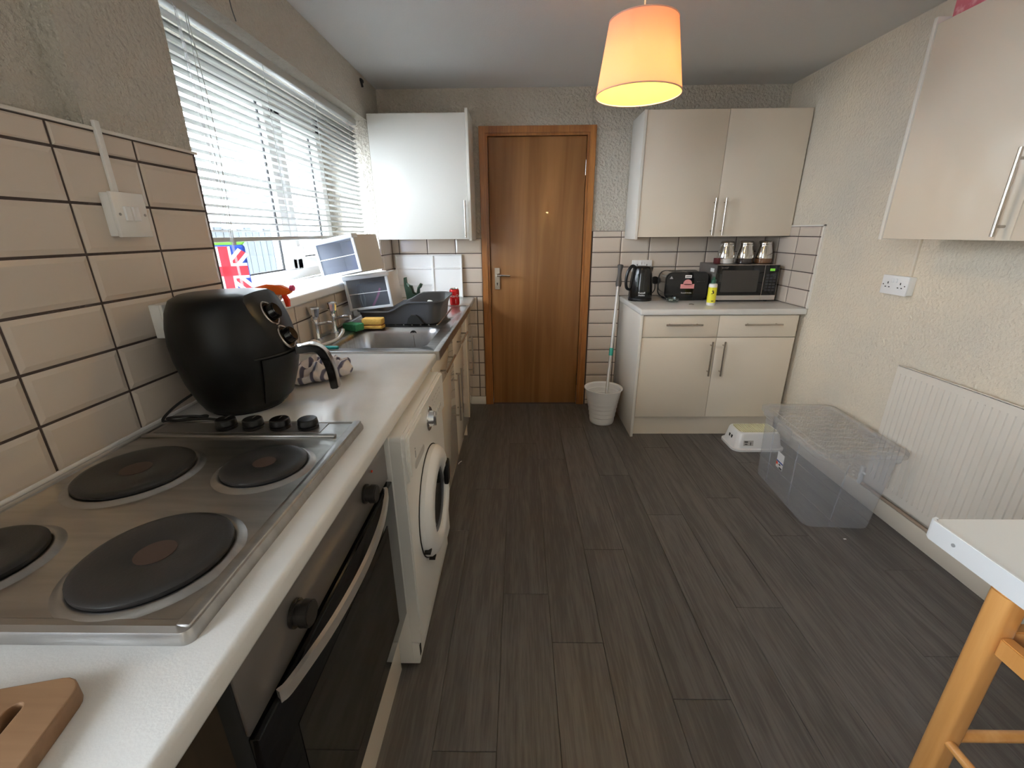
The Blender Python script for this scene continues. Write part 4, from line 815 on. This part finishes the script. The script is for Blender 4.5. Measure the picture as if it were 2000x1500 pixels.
gd.p('bowl', lathe([(0, 0), (.032, 0), (.040, .004), (.044, .030), (.042, .030), (.038, .007), (0, .005)], 28, (1.075, 3.075, WT)), glassj)
for i in range(9): a = i*2.4; r_ = .007*math.sqrt(i+.5)*1.3; gd.p('pebble', xf(lathe([(0, -.005), (.006, -.003), (.008, 0), (.006, .003), (0, .005)], 8), Matrix.Translation((1.075+r_*math.cos(a), 3.075+r_*math.sin(a), WT+.013+.002*(i % 3)))), mat('pebble_%d' % (i % 3), ((.20, .22, .16), (.32, .31, .26), (.08, .10, .08))[i % 3], .5))
one('twig_scrap', tube([(1.150, 2.96, .902), (1.165, 2.958, .904), (1.18, 2.95, .902)], .0022, 6), mat('twig', (.12, .08, .05), .8), 'tiny dark scrap lying on the right worktop between dish and bottle', 'scrap')
# ================================================================== SINK SIDE OBJECTS
# ---- drinks can
CX, CY = -.442, 2.985
cn = Thing('drinks_can', 'red cola can with white lettering standing on the worktop past the sink', 'can', (CX, CY, WT))
c0 = cn.p('can_body', lathe([(0, .004), (.024, .003), (.026, 0), (.030, .006), (.033, .014), (.033, .098), (.0305, .106), (.027, .111)], 36, (CX, CY, WT)), canred)
cn.p('can_top', lathe([(.0275, .110), (.028, .114), (.026, .115), (.025, .112), (0, .111)], 32, (CX, CY, WT)), chrome)
cn.p('pull_tab', bx(CX-.008, CX+.008, CY-.012, CY+.014, WT+.1122, WT+.1135, .0005), chrome)
def wrap(bm, c, r, a0):
    for v in bm.verts:
        a = a0+v.co.x/r; rr = r+.0003+v.co.z; v.co = Vector((c[0]+rr*math.cos(a), c[1]+rr*math.sin(a), c[2]+v.co.y))
    return bm
tb_ = text_bm('Coca-Cola', .024, .0003); bmesh.ops.subdivide_edges(tb_, edges=tb_.edges[:], cuts=1)
cn.p('lettering', wrap(tb_, (CX, CY, WT+.066), .033, R(-78)), textw, c0)
cn.p('white_line', join(wrap(xf(bx(-.03, .03, -.0012, .0012, 0, .0003), Matrix.Translation((0, 0, 0))), (CX, CY, WT+.048), .033, R(-78)), wrap(bx(-.001, .001, -.014, .014, 0, .0003), (CX, CY, WT+.03), .033, R(-70))), textw, c0)
# ---- white divided tray leaning on the wall
ty = YB-.060
tw = Thing('divided_tray', 'large white divided plastic tray leaning on the back wall tiles', 'tray', (-.68, YB-.04, WT), rot=(R(-4.5), 0, 0), local=True)
tx0, tx1, tz = -.255, .250, .318
tw.p('tray_base', rbox(tx0, tx1, -.004, .004, 0, tz, .012, .002, ax='y'), wbright)
rim = tw.p('rim', join(bx(tx0, tx1, -.016, .004, tz-.010, tz, .003), bx(tx0, tx1, -.016, .004, 0, .010, .003), bx(tx0, tx0+.010, -.016, .004, .005, tz-.005, .003), bx(tx1-.010, tx1, -.016, .004, .005, tz-.005, .003)), wbright)
tw.p('divider', bx(.016, .034, -.016, .0, .008, tz-.008, .004), wbright); tw.p('divider', bx(tx0+.008, tx1-.008, -.014, .0, tz-.108, tz-.094, .004), wbright); tw.p('divider', bx(tx0+.008, .02, -.014, 0, .088, .102, .004), wbright)
# ---- dish drainer
dr0 = Thing('dish_rack', 'dark grey plastic dish rack with a wavy rim on the drainer', 'dish rack', (-.625, 2.45, WT+.01))
RX0, RX1, RYa, RYb = -.865, -.395, 2.265, 2.655
def rack():
    bm = bmesh.new(); base = rrect(RX0+.03, RX1-.045, RYa+.025, RYb-.025, .05, 8); mid = rrect(RX0+.012, RX1-.03, RYa+.012, RYb-.012, .06, 8); top = rrect(RX0, RX1-.008, RYa, RYb, .075, 8); lip = rrect(RX0-.010, RX1, RYa-.010, RYb+.010, .085, 8)
    def sub(o, m=4):
        q = []
        for i in range(len(o)):
            a, b = Vector(o[i]), Vector(o[(i+1) % len(o)]); k = m if (b-a).length > .05 else 1
            for j in range(k*3 if k > 1 else 1): q.append(a.lerp(b, j/(k*3 if k > 1 else 1)))
        return q
    base, mid, top, lip = sub(base), sub(mid), sub(top), sub(lip)
    def hz(x):
        t = min(1, max(0, (x+.70)/.13)); t = t*t*(3-2*t); return .075+.050*t
    z0 = WT+.010; V = []
    V.append([bm.verts.new((p.x, p.y, z0+.002)) for p in base])
    V.append([bm.verts.new((p.x, p.y, z0+.012)) for p in [(a*.5+b*.5) for a, b in zip(base, mid)]])
    V.append([bm.verts.new((p.x, p.y, z0+hz(p.x)*.6)) for p in mid])
    V.append([bm.verts.new((p.x, p.y, z0+hz(p.x)-.004)) for p in top]); V.append([bm.verts.new((p.x, p.y, z0+hz(p.x))) for p in lip]); V.append([bm.verts.new((p.x, p.y, z0+hz(p.x)-.008)) for p in lip])
    n = len(base)
    for a, b in zip(V, V[1:]):
        for i in range(n): bm.faces.new((a[i], a[(i+1) % n], b[(i+1) % n], b[i]))
    bm.faces.new(V[0]); bmesh.ops.recalc_face_normals(bm, faces=bm.faces); bmesh.ops.solidify(bm, geom=bm.faces[:], thickness=.003); return bm
rb_ = dr0.p('basin', rack(), greyp, ang=45)
dr0.p('arch_recess', prism([(x, WT+z) for x, z in ((-.600, .012), (-.588, .045), (-.570, .062), (-.545, .062), (-.528, .045), (-.505, .012))], RYa+.002, RYa+.030, 'y', .003), blackm, rb_)
for x in (RX0+.08, RX1-.10):
    for y in (RYa+.08, RYb-.08): dr0.p('foot', bx(x-.012, x+.012, y-.012, y+.012, WT+.0062, WT+.013), greyp)
for k in range(8): x = RX0+.10+k*.022; dr0.p('plate_divider', bx(x, x+.006, RYa+.10, RYb-.08, WT+.012, WT+.045, .002), greyp)
dr0.p('cutlery_cup', lathe([(0, 0), (.035, 0), (.042, .07), (.040, .07), (.033, .004), (0, .004)], 24, (-.47, 2.56, WT+.014)), greyp)
mgz = Thing('white_mug', 'white mug lying inside the grey dish rack', 'mug', (-.50, 2.42, WT+.016))
mgz.p('cup', xf(lathe([(0, 0), (.03, 0), (.036, .01), (.038, .07), (.0355, .07), (.033, .008), (0, .006)], 28), Matrix.Translation((-.50, 2.42, WT+.055)) @ Matrix.Rotation(R(100), 4, 'X')), wbright); mgz.p('cup_handle', tube([(-.50, 2.39, WT+.093), (-.50, 2.385, WT+.117), (-.485, 2.375, WT+.12), (-.47, 2.37, WT+.112), (-.466, 2.365, WT+.085)], .004, 8), wbright)
# ---- two clear-fronted organiser boxes
def organiser(name, label, M, items):
    t = Thing(name, label, 'organiser', M.translation, rot=M.to_euler(), local=True); W, D, H, th = .232, .205, .178, .004
    t.p('shell', join(bx(-W/2, W/2, 0, D, 0, th, .001), bx(-W/2, W/2, 0, D, H-th, H, .001), bx(-W/2, -W/2+th, 0, D, th, H-th, .001), bx(W/2-th, W/2, 0, D, th, H-th, .001), bx(-W/2, W/2, D-th, D, th, H-th, .001)), mat('frosted_white', (.66, .62, .58), .4))
    t.p('front_frame', join(bx(-W/2-.004, W/2+.004, -.012, 0, 0, .014, .003), bx(-W/2-.004, W/2+.004, -.020, .03, H-.016, H+.006, .004), bx(-W/2-.004, -W/2+.012, -.012, 0, .012, H-.012, .003), bx(W/2-.012, W/2+.004, -.012, 0, .012, H-.012, .003)), mat('frame_clear_white', (.72, .76, .82), .2))
    w = t.p('clear_panel', bx(-W/2+.012, W/2-.012, -.006, -.003, .014, H-.014), clearf)
    t.p('moulded_line', bx(-W/2+.012, W/2-.012, -.0075, -.006, H*.48, H*.48+.003), wbright, w)
    for nm, bm, m in items: t.p(nm, bm, m)
    return t
MA = Matrix.Translation((-.795, 2.335, .985)) @ Matrix.Rotation(R(-6.5), 4, 'Y')
organiser('clear_organiser', 'clear-fronted plastic organiser with utensils propped in the dish rack', MA, [
    ('peeler', tube([(-.055, .03, .01), (-.062, .03, .06), (-.05, .03, .105), (-.04, .03, .06), (-.046, .03, .012)], .004, 8), mat('utensil_grey', (.30, .36, .36), .25, .6)),
    ('pink_utensil', tube([(-.005, .04, .012), (.03, .04, .06), (.052, .04, .10)], .006, 8), mat('utensil_pink', (.55, .12, .28), .4)),
    ('dark_contents', bx(-.09, .09, .07, .17, .006, .13, .01), mat('contents_dark', (.09, .09, .10), .6))])
MB = Matrix.Translation((-.893, 2.245, 1.172)) @ Matrix.Rotation(R(-14), 4, 'Z') @ Matrix.Rotation(R(-10), 4, 'Y')
organiser('clear_organiser', 'empty clear-fronted plastic organiser tilted on the window sill', MB, [])
# ---- dark green crumpled thing behind the rack
def leafy():
    o = [(-.045, 0), (-.050, .04), (-.058, .085), (-.060, .112), (-.045, .114), (-.040, .094), (-.020, .088), (-.004, .085), (.004, .062), (.018, .056), (.028, .078), (.048, .094), (.062, .090), (.056, .080), (.044, .074), (.038, .040), (.040, 0)]
    bm = prism(o, -.018, .018, 'y', .006)
    for v in bm.verts: v.co.y += .012*math.sin(v.co.x*90)+.01*math.sin(v.co.z*70)
    return bm
one('green_kitchen_glove', xf(leafy(), Matrix.Translation((-.675, 2.80, WT+.006)) @ Matrix.Scale(1.75, 4, (0, 0, 1)) @ Matrix.Scale(1.0, 4)), dgreen, 'dark green crumpled glove propped behind the grey dish rack', 'glove')
# ---- sponges and brushes
one('green_sponge', xf(bx(-.045, .045, -.03, .03, 0, .036, .006), Matrix.Translation((-.845, 2.165, WT+.0045)) @ Matrix.Rotation(R(-25), 4, 'Z')), greenp, 'green scouring sponge lying beside the tap', 'sponge')
yg = Thing('yellow_sponge', 'yellow sponge with a brown groove lying by the dish rack', 'sponge', (-.755, 2.205, WT+.0045))
yg.p('sponge_block', join(bx(-.81, -.705, 2.185, 2.245, WT+.0045, WT+.022, .005), bx(-.81, -.705, 2.185, 2.245, WT+.026, WT+.058, .006)), yels); yg.p('groove', bx(-.807, -.708, 2.189, 2.242, WT+.02, WT+.028), mat('groove_brown', (.35, .10, .02), .8))
hk = Thing('hooked_brush', 'white washing-up brush with a hooked handle lying at the sink corner', 'brush', (-.84, 1.81, WT+.004))
hk.p('handle', tube([(-.875, 1.80, WT+.012), (-.855, 1.85, WT+.012), (-.825, 1.90, WT+.02), (-.805, 1.925, WT+.045), (-.802, 1.93, WT+.062)], .007, 8), wplas); hk.p('bristle_head', xf(lathe([(0, -.018), (.02, -.016), (.026, 0), (.018, .018), (0, .022)], 14), Matrix.Translation((-.868, 1.775, WT+.024)) @ Matrix.Rotation(R(40), 4, 'X')), mat('bristles', (.72, .66, .60), .9, bump=(90, .8)))
one('teal_brush_handle', cyl((-.85, 1.765, WT+.016), (-.765, 1.768, WT+.015), .0085, .0075, bev=.002), teal, 'short teal plastic handle lying on the front rim of the sink', 'handle')
# ================================================================== SILL AND TOP OBJECTS
fg = Thing('flag_bag', 'union flag patterned bag standing on the sill behind the wall edge', 'bag', (-1.215, 1.835, 1.126))
bw, bh = .080, .205
fgM = Matrix.Translation((-1.215, 1.835, 1.126)) @ Matrix.Rotation(R(35), 4, 'Z')
fgR = (0, 0, R(35)); fg.L = Vector((0, 0, 0)); fg.e.rotation_euler = fgR
blue = mat('flag_blue', (.02, .07, .42), .6); fred = mat('flag_red', (.75, .03, .05), .6); fwhite = mat('flag_white', (.85, .86, .88), .6)
fbd = fg.p('bag_body', bx(-bw, bw, -.03, .03, .0, bh, .012, 3), blue)
def diag(w, m, dpt):
    q = []
    for s in (-1, 1):
        d = Vector((bw*s, bh/2)).normalized(); n = Vector((-d.y, d.x))*w/2; a = Vector((-bw*s, .016)); b = Vector((bw*s, bh-.016)); ln = (b-a); e = .012
        a2, b2 = a+ln*.06, b-ln*.06
        q.append(prism([tuple(a2+n), tuple(b2+n), tuple(b2-n), tuple(a2-n)], -.030-dpt, -.029, 'y'))
    return join(*q)
fg.p('white_saltire', diag(.044, fwhite, .0008), fwhite, fbd); fg.p('red_saltire', diag(.016, fred, .0014), fred, fbd)
fg.p('white_cross', join(bx(-.026, .026, -.0318, -.029, .006, bh-.006), bx(-bw+.004, bw-.004, -.0318, -.029, bh/2-.03, bh/2+.03)), fwhite, fbd); fg.p('red_cross', join(bx(-.016, .016, -.0326, -.029, .006, bh-.006), bx(-bw+.004, bw-.004, -.0326, -.029, bh/2-.019, bh/2+.019)), fred, fbd)
fg.p('green_top', prism([(-.07, bh-.004), (.07, bh-.004), (.085, bh+.012), (.03, bh+.022), (-.03, bh+.018), (-.085, bh+.014)], -.022, .022, 'y', .004), mat('flag_green', (.20, .55, .06), .7))
one('patterned_box', bx(1.556, 1.75, 1.52, 1.925, 2.0725, 2.29-.02, .003), mat('pink_pattern', (.62, .16, .20), .7, var=(22, (.80, .42, .45), .5, .62), bump=(30, .2)), 'pink patterned box stored on top of the right wall cabinet', 'box')
for u, v, n in ((1650, 1053, 'white paper speck on the dark floor in front of the storage box'), (898, 904, 'white thread scrap on the floor beside the sink cabinet')):
    p = at(u, v, 'z', 0); one('floor_scrap', xf(bx(-.006, .006, -.003, .003, 0, .0015, .0005) if u > 1000 else join(tube([(-.006, -.02, .002), (0, 0, .004), (.010, .018, .002)], .0022, 6)), Matrix.Translation((p.x, p.y, .0002))), wbright, n, 'scrap')
